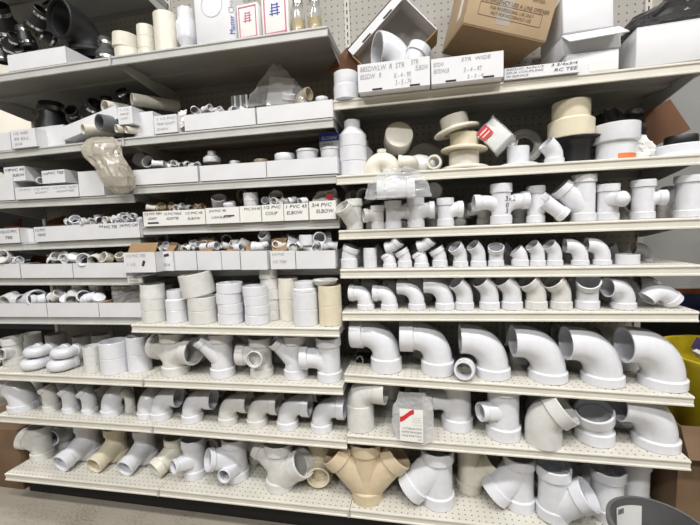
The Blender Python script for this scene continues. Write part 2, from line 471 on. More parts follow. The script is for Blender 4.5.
def put(shape, m, s, u, w, label, cat, y=None, rot=0, tilt=(0, 0), z=None, name=None, group=None, single=False, dv=0, mats=None, lift=0):
    """stand a fitting on shelf s: u = pixel column of its base, w = apparent width in pixels of its widest ring"""
    kind, kw = shape
    _, (mr, parts) = geo_of(kind, kw)
    yy = .1 if y is None else y
    for _ in range(3):
        X, Y, zz = spot(s, u, yy)
        R = (w / 2) / ppm((X, Y, zz)) * math.cos(math.atan((u - 350) / FPX)) / mr
        if y is None: yy = R * mr + .012
    if z is not None: zz = z
    Mr = rotm(rot, tilt)
    A = np.array([list(r)[:3] for r in Mr][:3]) * R
    allv = np.concatenate([np.array(g[0]) for _, g in parts]) @ A.T
    zmin, zmax = allv[:, 2].min(), allv[:, 2].max()
    M = Matrix.Translation((X, Y, zz - zmin + .0006 + lift)) @ Mr @ Matrix.Scale(R, 4)
    o = inst(name or cat.replace(' ', '_'), kind, kw, m, M, label, cat, group, single, mats)
    return dict(o=o, R=R, X=X, Y=Y, z=zz, top=zz + zmax - zmin + .0006)
def hang(shape, m, u, v, Y, w, label, cat, rot=0, tilt=(0, 0), name=None, group=None, single=True, mats=None):
    """centre a fitting on pixel (u, v) at world depth Y (things heaped in boxes)"""
    kind, kw = shape
    _, (mr, parts) = geo_of(kind, kw)
    p = at_y(u, v, Y); R = (w / 2) / ppm(p) * math.cos(math.atan((u - 350) / FPX)) / mr
    Mr = rotm(rot, tilt); A = np.array([list(r)[:3] for r in Mr][:3]) * R
    allv = np.concatenate([np.array(g[0]) for _, g in parts]) @ A.T
    c = (allv.min(0) + allv.max(0)) / 2
    M = Matrix.Translation(Vector(p - c)) @ Mr @ Matrix.Scale(R, 4)
    return inst(name or cat.replace(' ', '_'), kind, kw, m, M, label, cat, group, single, mats)

# ------------------------------------------------------------------ text, cartons, bins, plastic bags
TXT = {}
def text_mesh(body, m, size=1.0, shear=.15):
    k = (body, m)
    if k not in TXT:
        cu = bpy.data.curves.new('writing', 'FONT'); cu.body = body; cu.size = 1; cu.shear = shear; cu.align_x = 'LEFT'; cu.align_y = 'TOP'
        cu.resolution_u = 2; cu.offset = .0; cu.space_line = .95
        o = bpy.data.objects.new('tmp', cu); COL.objects.link(o)
        dg = bpy.context.evaluated_depsgraph_get(); dg.update()
        me = bpy.data.meshes.new_from_object(o.evaluated_get(dg)); me.name = 'writing'
        bpy.data.objects.remove(o); bpy.data.curves.remove(cu)
        me.materials.clear(); me.materials.append(MATS[m]); TXT[k] = me
    return TXT[k]
def write(parent, body, x, y, z, size, m='ink', rx=90, rz=0, ry=0, wide=None):
    """writing lying on the face that looks towards local -y; x, z = top left corner"""
    me = text_mesh(body, m)
    o = obj('writing', me, parent); o.location = (x, y, z)
    o.rotation_euler = Euler((math.radians(rx), math.radians(ry), math.radians(rz)))
    sx = size
    if wide:
        w = max(v.co.x for v in me.vertices) - min(v.co.x for v in me.vertices)
        sx = wide / w
    o.scale = (sx, size, 1)
    return o
def bin_geo(W, D, H, t=.004, back=1.0, hf=1.0):
    """open-topped tray, front at y=0; 0 = outside white, 1 = inside"""
    g = []
    g.append(box(0, W, 0, D, 0, t, 0))
    g.append(box(0, W, 0, t, t, H * hf, 0))
    g.append(box(0, W, D - t, D, t, H * back, 0))
    for a in (0, W - t): g.append(box(a, a + t, t, D - t, t, H * (back + hf) / 2, 0))
    return g
def carton_bin(u0, u1, vt, s, y, label, lines=(), D=None, rz=0, inner='kraft', m='box_white', H=None, name='open_box', z=None, back=1.0, group='white parts boxes', ink='ink', vb=None):
    """open white box on shelf s whose front face spans pixel columns u0..u1, front top edge at pixel row vt (middle)"""
    X0, Y, z0 = spot(s, u0, y); X1, _, z1 = spot(s, u1, y)
    if z is not None: z0 = z1 = z
    um = (u0 + u1) / 2
    pt = at_y(um, vt, Y)
    zb = min(z0, z1) if vb is None else at_y(um, vb, Y)[2]
    h = H or (pt[2] - (z0 + z1) / 2 if vb is None else pt[2] - zb)
    W = X1 - X0; D = D or (BACK - .02 - Y)
    root = empty(name, (X0, Y, (z0 if vb is None else zb) + .0006), math.radians(rz))
    root.rotation_euler = (0, -math.atan2(z1 - z0, W) if vb is None else 0, math.radians(rz))
    tag(root, label, 'box', group)
    t = .004; wall = W - .0015
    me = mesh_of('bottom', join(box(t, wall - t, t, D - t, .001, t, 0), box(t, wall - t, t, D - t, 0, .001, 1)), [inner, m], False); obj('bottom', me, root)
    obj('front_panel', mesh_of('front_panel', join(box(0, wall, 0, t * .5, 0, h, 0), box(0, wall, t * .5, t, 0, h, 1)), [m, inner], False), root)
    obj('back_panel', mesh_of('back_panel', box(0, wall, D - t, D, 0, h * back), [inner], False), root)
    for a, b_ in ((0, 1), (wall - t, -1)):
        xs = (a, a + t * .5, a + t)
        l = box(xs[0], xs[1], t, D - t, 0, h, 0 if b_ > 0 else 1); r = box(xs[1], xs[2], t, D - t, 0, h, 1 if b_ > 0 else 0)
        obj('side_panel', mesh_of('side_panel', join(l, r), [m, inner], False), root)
    for (tx, fx, fz, sz, wd) in lines:
        write(root, tx, fx * W, -.0012, fz * h, sz * h, ink, wide=(wd * W if wd else None))
    return dict(o=root, X0=X0, X1=X1, Y=Y, z=z0, top=z0 + h, W=W, D=D, h=h)
def carton(corner, W, D, H, label, m='box_white', rot=(0, 0, 0), name='carton', cat='box', group=None, seams=True):
    """closed carton with flaps; corner = front bottom left corner in world, rotations in degrees"""
    root = empty(name, corner); root.rotation_euler = tuple(math.radians(a) for a in rot)
    tag(root, label, cat, group)
    g = box(0, W, 0, D, 0, H - .003); obj('body', mesh_of('body', bevel_box(0, W, 0, D, 0, H - .003), [m], True, 50), root)
    for a, b in ((0.001, D / 2 - .001), (D / 2 + .001, D - .001)):
        obj('flap', mesh_of('flap', box(.001, W - .001, a, b, H - .003, H), [m], False), root)
    return root
def bevel_box(x0, x1, y0, y1, z0, z1, b=.003):
    import bmesh
    bm = bmesh.new(); v, f, _ = box(x0, x1, y0, y1, z0, z1)
    vs = [bm.verts.new(p) for p in v]
    for q in f: bm.faces.new([vs[i] for i in q])
    bmesh.ops.bevel(bm, geom=list(bm.edges), offset=b, segments=2, affect='EDGES', profile=.5)
    bm.normal_update(); bm.verts.index_update()
    V = [tuple(p.co) for p in bm.verts]; F = [tuple(p.index for p in q.verts) for q in bm.faces]; bm.free()
    return V, F, None
def crumple(points, amp, freq, cuts=3, seed=0):
    """crinkled film: hull of the points, subdivided and pushed about by noise"""
    import bmesh
    bm = bmesh.new()
    for p in points: bm.verts.new(p)
    r = bmesh.ops.convex_hull(bm, input=list(bm.verts))
    bmesh.ops.delete(bm, geom=[g for g in r['geom_interior'] + r['geom_unused'] if isinstance(g, bmesh.types.BMVert)], context='VERTS')
    for _ in range(cuts):
        bmesh.ops.subdivide_edges(bm, edges=[e for e in bm.edges if e.calc_length() > .012], cuts=1, use_grid_fill=True)
        bmesh.ops.triangulate(bm, faces=list(bm.faces))
    bm.normal_update()
    for v in bm.verts:
        q = v.co * freq + Vector((seed * 3.1, seed * 1.7, 0))
        v.co += v.normal * amp * (noise.noise(q) + .6 * noise.noise(q * 2.3)) - v.normal * amp * .3
    bm.verts.index_update()
    V = [tuple(v.co) for v in bm.verts]; F = [tuple(v.index for v in f.verts) for f in bm.faces]; bm.free()
    return V, F, None

def film_tube(rows, folds=9, seed=0, n=40, ny=34):
    """limp bag: rows of (u, v, half width in pixels, world y of its middle, half depth in metres), skinned and creased lengthwise"""
    V, F = [], []
    k = len(rows) - 1
    for j in range(ny + 1):
        t = j / ny * k; i = min(int(t), k - 1); f = t - i; f = f * f * (3 - 2 * f)
        u, v, hw, Y, hd = [a + (b - a) * f for a, b in zip(rows[i], rows[i + 1])]
        p = at_y(u, v, Y); w = hw / ppm(p)
        for q in range(n):
            a = 2 * math.pi * q / n
            c = 1 + .22 * noise.noise(Vector((math.cos(a) * folds * .5, math.sin(a) * folds * .5, j * .10 + seed))) + .14 * noise.noise(Vector((math.cos(a) * folds * 1.3, math.sin(a) * folds * 1.3, j * .3 + seed)))
            V.append((p[0] + w * c * math.cos(a), p[1] + hd * c * math.sin(a), p[2] + .006 * noise.noise(Vector((a * 2, j * .3, seed)))))
    for j in range(ny):
        for q in range(n):
            F.append((j * n + q, j * n + (q + 1) % n, (j + 1) * n + (q + 1) % n, (j + 1) * n + q))
    F.append(tuple(range(ny * n, ny * n + n)))
    return V, F, None
def heap(u0, u1, vr, n, w, where, Y=.05, up=4, seed=0, m=('pvc_white', 'pvc_white', 'pvc_off'), ks=(0, 1, 2, 3, 5)):
    """small loose fittings peeping over the rim of a box"""
    rnd = random.Random(seed)
    for i in range(n):
        u = u0 + (u1 - u0) * (i + .5) / n + rnd.uniform(-1.5, 1.5)
        k = ks[rnd.randrange(len(ks))]; mm = m[rnd.randrange(len(m))]
        noun = ['coupling', 'sleeve', 'elbow', 'tee', 'cap', 'bend'][k]
        lab = 'small %s %s, %s from left of loose parts in %s' % ('tan' if mm == 'pvc_tan' else 'white', noun, ['first', 'second', 'third', 'fourth', 'fifth', 'sixth', 'seventh', 'eighth', 'ninth'][i], where)
        hang(SM[k], mm, u, vr - rnd.uniform(0, up), Y + rnd.uniform(-.012, .03), w * rnd.uniform(.85, 1.1), lab, noun,
             rot=rnd.uniform(0, 360), tilt=(rnd.uniform(50, 110), rnd.uniform(-30, 30)), name='small_' + noun, group='loose fittings in the ' + where)

# ================================================================== RIGHT BAY
E90 = lambda **k: ('ell', dict(dict(angle=90), **k))
E45 = lambda **k: ('ell', dict(dict(angle=45, sw=1.6, h0=.9, h1=.8), **k))
NTH = ['first', 'second', 'third', 'fourth', 'fifth', 'sixth', 'seventh', 'eighth', 'ninth', 'tenth', 'eleventh', 'twelfth', 'thirteenth', 'fourteenth', 'fifteenth']

# --- sixth shelf: huge sweep elbows
G6 = 'huge sweep elbows of the right bay'
for i, (u, w, sh, rot) in enumerate([
        (386.5, 31, E90(sw=1.5, h0=1.0, h1=.95), -4), (437.5, 33, E90(sw=1.5, h0=.95, h1=1.0), 0),
        (492.5, 36, E90(sw=1.75, h0=.7, h1=0, s0=.05, s1=.35), 2), (547.5, 41, E90(sw=1.75, h0=.64, s0=0, h1=0, s1=.35), 4),
        (602, 46, E90(sw=1.75, h0=.6, s0=0, h1=0, s1=.35), 5), (662, 53, E90(sw=1.75, h0=.58, s0=0, h1=0, s1=.35), 6)]):
    lab = ['collared white sweep elbow at the left end of the huge elbow row', 'collared white sweep elbow, second from left in the huge elbow row',
           'huge white sweep elbow just right of the small ring coupling', 'huge white sweep elbow, fourth from left in its row',
           'huge white sweep elbow, second from the right in its row', 'largest white sweep elbow at the right end beside the yellow tub'][i]
    put(sh, 'pvc_white', 'R6', u, w, lab, 'elbow', rot=rot, name='sweep_elbow', group=G6)
put(('coupling', dict(H=1.5, w=.24)), 'pvc_white', 'R6', 465.5, 21, 'small white ring coupling lying between two huge elbows', 'coupling', y=.05, tilt=(83, 0), rot=-12, name='ring_coupling')
for i, (u, w) in enumerate([(425, 26), (524, 31), (578, 33), (618, 34)]):
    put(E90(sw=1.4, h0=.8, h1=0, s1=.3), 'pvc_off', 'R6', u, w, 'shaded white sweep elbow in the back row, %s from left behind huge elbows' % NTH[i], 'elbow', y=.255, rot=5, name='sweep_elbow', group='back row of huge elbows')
# black metal bracket with a tag
p = at_y(363, 358, .12); X, Y, z = spot('R6', 363, .12)
rt = tag(empty('pipe_bracket', (X, Y, z)), 'small black metal bracket leaning behind the first huge elbow', 'bracket')
obj('plate', mesh_of('plate', xform(box(-.032, .032, 0, .003, .0, .062), Matrix.Rotation(-1.05, 4, 'X')), ['rubber'], False), rt)
obj('screw', mesh_of('screw', xform(box(-.004, .004, -.03, 0, .02, .028), Matrix.Rotation(-.25, 4, 'X')), ['steel'], False), rt)
obj('hook', mesh_of('hook', sweep(Path([('s', .02), ('a', .012, 2.6), ('s', .015)]), pipe_prof(Path([('s', .02), ('a', .012, 2.6), ('s', .015)]), 0, .06, .003, .001), 8), ['steel']), rt)

# --- fifth shelf: mid-size elbows
G5 = 'mid-size elbows of the right bay'
R5 = [(366, 17.5, E90(sw=1.25, h0=.75, h1=.75), -6, 'short collared white elbow, leftmost on the mid-size elbow shelf'),
      (389.5, 17.5, E90(sw=1.25, h0=.75, h1=.75), -4, 'short collared white elbow, second on the mid-size elbow shelf'),
      (417, 17.5, E90(sw=2.0, h0=.8, h1=0, s1=.5), -3, 'white long sweep elbow, left one of two on mid-size shelf'),
      (445, 20, E90(sw=1.9, h0=.8, h1=0, s1=.5), -2, 'white long sweep elbow, right one of two on mid-size shelf'),
      (464.5, 19.5, E45(h1=0, s1=.9, sw=1.9, s0=.5), 30, 'plain ended white bend just right of the two long sweeps'),
      (489.5, 21, E45(h1=0, s1=.9, sw=1.9, s0=.5), 26, 'plain ended white bend, middle of three on mid-size shelf'),
      (512, 22, E45(h1=0, s1=.9, sw=1.9, s0=.5), 22, 'plain ended white bend, rightmost of three on mid-size shelf'),
      (536, 23.5, E45(h1=.8, sw=1.8, s0=.45), 22, 'collared white bend beside the yellowed bend on mid-size shelf'),
      (561, 23.5, E45(h1=.8, sw=1.8, s0=.45), 24, 'slightly yellowed collared bend on the mid-size elbow shelf'),
      (587, 26, E45(h1=.75, sw=1.2, s0=.75), 74, 'white bend whose wide ring opening faces the aisle'),
      (623, 28, E90(sw=1.4, h0=.7, h1=0, s1=.45), 18, 'white elbow with dark opening turned left, right end of mid-size shelf')]
for u, w, sh, rot, lab in R5:
    put(sh, 'pvc_off' if 'yellowed' in lab else 'pvc_white', 'R5', u, w, lab, 'elbow', rot=rot, name='pipe_elbow', group=G5)
put(E90(sw=1.7, h0=.7, h1=0, s1=.3), 'pvc_white', 'R5', 673, 25, 'white sweep elbow lying on its side at the right end', 'elbow', y=.06, rot=10, tilt=(0, -44), name='pipe_elbow')
for i, (u, w) in enumerate([(378, 16), (399, 16), (425, 17), (452, 18), (478, 18), (501, 19), (523, 19), (546, 20), (572, 20), (604, 20), (632, 21), (655, 22)]):
    sh = E90(sw=1.4, h0=.75, h1=.7) if i < 2 or i > 9 else (E90(sw=1.9, h0=.8, h1=0, s1=.4) if i < 4 else E45(h1=.7, sw=1.8))
    put(sh, 'pvc_white', 'R5', u, w, 'white elbow in the shaded back row, %s from left on mid-size shelf' % NTH[i], 'elbow', y=.19, rot=0, name='pipe_elbow', group='back row of mid-size elbows')

# --- fourth shelf: small bends
G4 = 'small bends of the right bay'
B45 = E45(h1=0, s1=.75, sw=1.7, h0=.85, s0=.55)
R4 = [(349.5, 17, E45(angle=25, h1=.75, h0=1.3, sw=1.6), 172, 'white shallow bend leaning right, leftmost on the small bend shelf'),
      (370.5, 14, ('coupling', dict(H=3.0)), 0, 'small straight white coupling second on the small bend shelf'),
      (390, 14, E45(angle=30, h1=.6, h0=.7, s0=.05), -30, 'small white bend carrying another bend, left of the two such stacks'),
      (405, 14.5, E45(angle=30, h1=.8, h0=1.1), 10, 'small white bend between the two stacked bends'),
      (421.5, 15, E45(angle=30, h1=.6, h0=.7, s0=.05), -30, 'small white bend carrying another bend, right of the two such stacks'),
      (440, 15.5, E45(angle=30, h1=.8, h0=1.1), 5, 'small collared white bend just right of the stacked bends'),
      (460.5, 15.5, E45(h1=.8, s0=.5), 35, 'small white collared bend open to upper left beside a plain one'),
      (478.5, 16.5, B45, 32, 'small plain white bend just left of the ring-topped one'),
      (496, 16.5, E45(angle=35, h1=.8, sw=1.0, s0=.7), 80, 'small white bend with round ring opening facing the aisle'),
      (520, 18, E45(h1=0, s1=.3, sw=1.3, h0=.9), 0, 'low squat white bend right of the ring-topped one'),
      (537.5, 17, B45, 24, 'plain white bend, left one of a pair, small bend shelf'),
      (554.5, 17.5, B45, 22, 'plain white bend, right one of a pair, small bend shelf'),
      (580, 19, E90(sw=1.7, h0=.75, h1=0, s1=.3, s0=.3), 0, 'plain white quarter bend, left one before the low white sleeve'),
      (602, 20, E90(sw=1.7, h0=.75, h1=0, s1=.3, s0=.3), 0, 'plain white quarter bend right beside the low white sleeve')]
tops = {}
for i, (u, w, sh, rot, lab) in enumerate(R4):
    cat = 'coupling' if sh[0] == 'coupling' else 'elbow'
    tops[i] = put(sh, 'pvc_white', 'R4', u, w, lab, cat, rot=rot, name='small_bend' if cat == 'elbow' else 'coupling', group=G4)
for i, (k, lab) in enumerate([(2, 'small white bend lying on top of the left stacked bend'), (4, 'small white bend lying on top of the right stacked bend')]):
    put(E45(angle=30, h1=.8, h0=.8), 'pvc_white', 'R4', R4[k][0] - 3, 13.5, lab, 'elbow', y=.035, z=tops[k]['top'] - .014, rot=-12, tilt=(0, 74), name='small_bend', group=G4)
put(('sleeve', dict(H=.95)), 'pvc_white', 'R4', 627, 26, 'low wide white sleeve at the right end of the small bends', 'sleeve', name='pipe_sleeve')
put(E90(sw=1.6, h0=.75, h1=.6), 'pvc_white', 'R4', 646, 15, 'white elbow standing behind the low white sleeve', 'elbow', y=.16, rot=0, name='small_bend')
for i, (u, w) in enumerate([(360, 12), (380, 12), (399, 12), (418, 12), (436, 12), (454, 13), (472, 13), (508, 13), (530, 13), (549, 14), (568, 14), (592, 15), (612, 15)]):
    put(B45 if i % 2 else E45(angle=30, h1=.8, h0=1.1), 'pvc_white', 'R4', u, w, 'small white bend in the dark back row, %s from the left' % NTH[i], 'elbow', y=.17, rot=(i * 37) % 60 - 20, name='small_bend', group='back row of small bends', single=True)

# --- third shelf: tees and wyes
SAN = lambda **k: dict(dict(z=1.2, ang=28, curve=(1.5, 62), L=.85, h=.75, r=.98, pre=.2), **k)
WY = lambda **k: dict(dict(z=1.3, ang=45, L=3.2, h=.8, r=1.0), **k)
put(('tee', dict(H=4.0, br=(WY(z=.9, L=3.0),))), 'pvc_off', 'R3', 355, 17, 'white wye at left end with its round mouth facing the aisle', 'wye', rot=52, name='wye_fitting')
put(('tee', dict(H=3.7, br=(SAN(L=.9),))), 'pvc_off', 'R3', 378, 14, 'slim white tee with rounded side mouth, second on tee shelf', 'tee', rot=20, name='tee_fitting')
a = put(('tee', dict(H=3.6, br=(SAN(),))), 'pvc_white', 'R3', 393.5, 17, 'white tee under the bagged fitting with branch to the right', 'tee', rot=192, name='tee_fitting')
put(('tee', dict(H=3.8, br=(SAN(L=1.0),))), 'pvc_white', 'R3', 416, 17.5, 'white sanitary tee right under the bag edge, branch sweeping right', 'tee', rot=178, name='tee_fitting')
put(('tee', dict(H=3.7, br=(SAN(),))), 'pvc_off', 'R3', 432, 14, 'white tee in the second row behind the sanitary tees', 'tee', y=.14, rot=180, name='tee_fitting')
put(('tee', dict(H=3.7, br=(SAN(L=.8),))), 'pvc_white', 'R3', 445.5, 17.5, 'white sanitary tee with branch opening right beside the dark gap', 'tee', rot=186, name='tee_fitting')
put(('tee', dict(H=4.2, br=(SAN(z=1.6, L=.9),))), 'pvc_off', 'R3', 484, 15, 'white tee behind the penned double tee, mouth facing left', 'tee', y=.13, rot=8, name='tee_fitting')
t = put(('tee', dict(H=4.3, br=(SAN(z=1.3, L=1.3, r=.8, curve=(1.7, 62)), SAN(z=1.2, az=180, L=1.0, r=.85, curve=(2.0, 60))))), 'pvc_white', 'R3', 501, 22.5, 'white double sanitary tee with pen marks on its body', 'tee', rot=6, name='double_tee')
write(t['o'], '3x2', .05, -1.012, 3.0, .75, 'ink', ry=0); write(t['o'], '0', .12, -1.012, 2.3, .7, 'ink'); write(t['o'], '3', .1, -1.012, 1.7, .7, 'ink')
put(('tee', dict(H=4.4, br=(SAN(z=1.4),))), 'pvc_off', 'R3', 519, 16, 'yellowed white tee in the back beside the double tee', 'tee', y=.14, rot=190, name='tee_fitting')
put(('tee', dict(H=4.7, br=(WY(z=1.6, L=2.4, r=.8),))), 'pvc_white', 'R3', 535.5, 19.5, 'white wye standing behind the leaning collared pipe stub', 'wye', y=.07, rot=150, name='wye_fitting')
put(('tee', dict(H=3.4, h0=0, h1=.9)), 'pvc_white', 'R3', 545, 15.5, 'short collared white pipe stub leaning diagonally before the big wye', 'pipe stub', y=.035, rot=0, tilt=(0, 130), name='pipe_stub')
put(('tee', dict(H=4.5, h0=.85, h1=.8, br=(WY(z=1.35, L=3.0, h=.75, r=.97),))), 'pvc_white', 'R3', 583, 27, 'big white wye with its branch rising to upper left', 'wye', rot=-3, name='wye_fitting')
t = put(('tee', dict(H=3.9, h0=.85, h1=.85, br=(WY(z=2.2, ang=90, L=1.6, h=0, r=.72),))), 'pvc_white', 'R3', 607, 25, 'white tee with a domed plug in its front branch', 'tee', rot=118, name='tee_fitting')
obj('domed_plug', mesh_of('domed_plug', xform(join(*[g for _, g in cap(H=.5, dome=.55)[1]]), Matrix.Translation((-1.45, 0, 2.2)) @ Matrix.Rotation(-math.pi / 2, 4, 'Y') @ Matrix.Scale(.84, 4)), ['pvc_white']), t['o'])
put(('tee', dict(H=4.1, h0=.8, h1=.8, br=(SAN(z=1.2, az=180, r=.7, L=.6),))), 'pvc_white', 'R3', 642, 27, 'white tee whose branch meets a grey shaded fitting on the right', 'tee', rot=-12, name='tee_fitting')
put(('tee', dict(H=4.1, h0=.8, h1=.8)), 'pvc_off', 'R3', 664, 20, 'shaded pale pipe coupling behind the rightmost tees', 'coupling', y=.14, name='long_coupling')
put(('tee', dict(H=3.5, h0=.65, h1=.65, br=(SAN(z=1.0, az=180, r=.8),))), 'pvc_white', 'R3', 689, 36, 'big white tee at the right end of the tee shelf', 'tee', rot=105, name='tee_fitting')
for i, (u, w) in enumerate([(372, 12), (402, 13), (460, 14), (563, 20), (620, 19)]):
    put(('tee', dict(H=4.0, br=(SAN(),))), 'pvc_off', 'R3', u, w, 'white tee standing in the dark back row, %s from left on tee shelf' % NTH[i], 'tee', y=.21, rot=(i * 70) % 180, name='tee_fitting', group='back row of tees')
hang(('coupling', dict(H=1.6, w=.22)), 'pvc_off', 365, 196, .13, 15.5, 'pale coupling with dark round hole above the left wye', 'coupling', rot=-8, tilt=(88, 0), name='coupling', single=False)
hang(('coupling', dict(H=1.6)), 'pvc_off', 352, 197, .15, 12, 'small pale coupling lying left of the dark-holed one', 'coupling', rot=50, tilt=(80, 0), name='coupling', single=False)
o = hang(('cap', dict(H=1.1, dome=.04)), 'pvc_off', 434.5, 190.5, .12, 16, 'round white cleanout plug behind the bagged fitting', 'plug', rot=-15, tilt=(90, 0), name='cleanout_plug', single=False)
obj('wrench_square', mesh_of('wrench_square', box(-.4, .4, -.4, .4, 1.0, 1.35), ['pvc_off'], False), o)
# bagged fitting lying on the tees
zt = a['top']
X, Y, _z = spot('R3', 399, -.028)
rt = tag(empty('bagged_fitting', (X, Y, zt + .001)), 'clear plastic bag holding a white fitting, resting on the tees', 'bag')
k, (mr, pp) = geo_of('tee', dict(H=4.4, h0=1, h1=1, br=(SAN(),)))
r_ = .031
for pn, g in pp:
    gm = xform(g, Matrix.Translation((-.075, 0, r_ * 1.16)) @ Matrix.Rotation(math.radians(90), 4, 'Y') @ Matrix.Rotation(math.radians(-60), 4, 'Z') @ Matrix.Scale(r_, 4))
    obj('fitting_' + pn, mesh_of(pn, gm, ['pvc_white']), rt)
pts = [(-.115, -.05, .002), (-.11, .03, .002), (.115, -.05, .002), (.115, .03, .002), (-.10, -.045, .05), (-.1, .03, .05), (.1, -.045, .055), (.105, .03, .05),
       (-.05, -.03, .100), (.05, -.03, .105), (0, .025, .095), (.06, .02, .09)]
obj('plastic_film', mesh_of('plastic_film', crumple([(x * 1.04, y - .01, z * 1.06) for x, y, z in pts], .006, 45, 4, 1), ['film_clear'], True, 8), rt)

# --- second shelf: flanges and odd parts
z2 = None
for i in range(2):
    s_ = put(('sleeve', dict(H=1.0)), 'pvc_white', 'R2', 354, 27.5, 'white sleeve, %s of the stack at the left end' % ['lowest', 'middle'][i], 'sleeve', z=z2, name='pipe_sleeve'); z2 = s_['top']
put(('reducer', dict(H0=.85, H1=.55, r1=.58, t=.5)), 'pvc_white', 'R2', 354, 27.5, 'white bottle-shaped reducer on top of the left end stack', 'reducer', z=z2, name='pipe_reducer')
put(('reducer', dict(H0=2.4, H1=.5, r1=.6, t=.5)), 'pvc_white', 'R2', 363, 22, 'white reducer mostly hidden behind the left end stack', 'reducer', y=.17, name='pipe_reducer')
o = put(('ell', dict(angle=180, sw=1.0, h0=0, h1=0, s0=.35, s1=.35, n=24)), 'pvc_ivory', 'R2', 391.5, 18.5, 'fat white arch-shaped trap with a small stub on top', 'trap', y=.055, rot=0, name='trap_bend')
obj('stub', mesh_of('stub', xform(join(*[g for _, g in sleeve(H=.8)[1]]), Matrix.Translation((-1.0, 0, 2.25)) @ Matrix.Scale(.5, 4)), ['pvc_ivory']), o['o'])
hang(('cap', dict(H=1.3, dome=.03)), 'pvc_ivory', 398, 139, .12, 28, 'round ivory test cap tipped towards the aisle', 'cap', rot=12, tilt=(74, 0), name='test_cap_fitting', single=False)
put(('cap', dict(H=.4, dome=.1)), 'pvc_off', 'R2', 425, 36, 'grey shaded disc leaning at the back behind the flanges', 'cap', y=.27, rot=10, tilt=(72, 0), name='disc_cap_fitting')
put(('cap', dict(H=.7, dome=.5)), 'pvc_off', 'R2', 419, 34, 'domed white cap behind the small collared elbow', 'cap', y=.12, name='domed_cap_fitting')
put(E90(sw=1.2, h0=.6, h1=.6, s0=.5), 'pvc_ivory', 'R2', 412, 15, 'small ivory elbow lying on its side under the domed cap', 'elbow', y=.04, rot=0, tilt=(90, 0), name='pipe_elbow')
put(('coupling', dict(H=1.5, w=.26)), 'pvc_ivory', 'R2', 434.5, 15, 'small ivory ring coupling facing the aisle', 'coupling', y=.05, rot=-4, tilt=(88, 0), name='ring_coupling')
z2 = None
for i, (u, w, m_, H, tl, lab) in enumerate([(464, 50, 'pvc_ivory', 1.0, 0, 'lowest closet flange in the ivory stack'), (464, 47, 'pvc_cream', 1.0, 2, 'middle cream closet flange in the ivory stack'), (457, 46, 'pvc_ivory', .95, -12, 'topmost tilted closet flange of the ivory stack')]):
    q = put(('flange', dict(rd=1.65, H=H * 1.25, t=.18)), m_, 'R2', u, w, lab, 'flange', y=.09, z=z2, rot=0, tilt=(0, tl), name='closet_flange', group='stacked closet flanges'); z2 = q['top'] - (.012 if i == 1 else .001)
# red and white carton standing on a corner
p = at_y(495.5, 137, .075)
rt = tag(empty('small_carton', tuple(p)), 'small white and red carton in clear wrap, tipped on its corner', 'box'); rt.rotation_euler = (math.radians(-8), math.radians(-42), math.radians(-14))
obj('body', mesh_of('body', bevel_box(-.038, .038, -.035, .035, -.048, .048), ['paper'], True, 50), rt)
obj('red_label', mesh_of('red_label', box(-.0385, .004, -.0425, -.0420, .004, .046), ['red_print'], False), rt)
for k in range(2): obj('stripe', mesh_of('stripe', box(-.034, -.002, -.0430, -.0425, .016 + .014 * k, .020 + .014 * k), ['paper'], False), rt)
obj('plastic_film', mesh_of('plastic_film', crumple([(x * 1.15, y * 1.1, z * 1.12) for x in (-.038, .038) for y in (-.035, .035) for z in (-.048, .048)], .005, 40, 3, 3), ['film_clear'], True, 20), rt)
hang(('flange', dict(rd=1.7, H=.5, t=.3)), 'pvc_off', 525, 146, .20, 38, 'dull white slotted flange standing on edge at the back', 'flange', rot=10, tilt=(80, 0), name='closet_flange', single=False)
put(('flange', dict(rd=1.85, H=1.9, t=.2)), 'pvc_white', 'R2', 518, 42, 'white closet flange with upright hub before the standing flange', 'flange', y=.085, name='closet_flange')
put(E45(h0=.7, h1=0, s1=.9, sw=1.5), 'pvc_white', 'R2', 554, 21, 'white bend left of the black rubber flange', 'elbow', y=.05, rot=14, name='pipe_elbow')
bk = put(('lathe', dict(prof=((0, .80), (0, .95), (1.3, 1.0), (1.8, 1.3), (1.95, 1.75), (2.05, 1.75), (2.05, .8)))), 'rubber', 'R2', 577, 50, 'black rubber flange under the cream reducer', 'flange', y=.10, name='rubber_flange')
put(('reducer', dict(H0=.8, H1=.8, r1=.82, t=.12)), 'pvc_cream', 'R2', 570, 48, 'large cream reducer standing on the black rubber flange', 'reducer', y=.10, z=bk['top'], name='pipe_reducer')
o = put(('reducer', dict(H0=1.0, H1=.95, r1=1.17, t=.1)), 'pvc_white', 'R2', 615, 42, 'white stepped reducer with an orange sticker near its foot', 'reducer', y=.075, rot=0, name='pipe_reducer')
st = [( .99 * 1.006 * math.sin(a), -1.006 * math.cos(a), z) for z in (.03, .30) for a in np.linspace(-.3, .85, 9)]
obj('sticker', mesh_of('sticker', (st, [(i, i + 1, i + 10, i + 9) for i in range(8)], None), ['orange_print']), o['o'])
p = at_y(618, 116, .2)
rt = tag(obj('film_bag', mesh_of('film_bag', crumple([(p[0] + x, .2 + y, p[2] + z) for x in (-.07, .07) for y in (-.05, .05) for z in (-.14, .015)], .016, 40, 3, 5), ['film_black'], True, 15)), 'crumpled dark plastic film behind the stepped reducer', 'bag')
X, Y, z = spot('R2', 640, .12)
tag(obj('crumpled_wrap', mesh_of('crumpled_wrap', crumple([(X + x, Y + y, z + .01 + q) for x in (-.03, .03) for y in (-.03, .03) for q in (0, .055)] + [(X, Y, z + .1)], .012, 45, 3, 6), ['paper'], True, 15)), 'crumpled pale wrapper beside the big drain cover', 'wrapper')
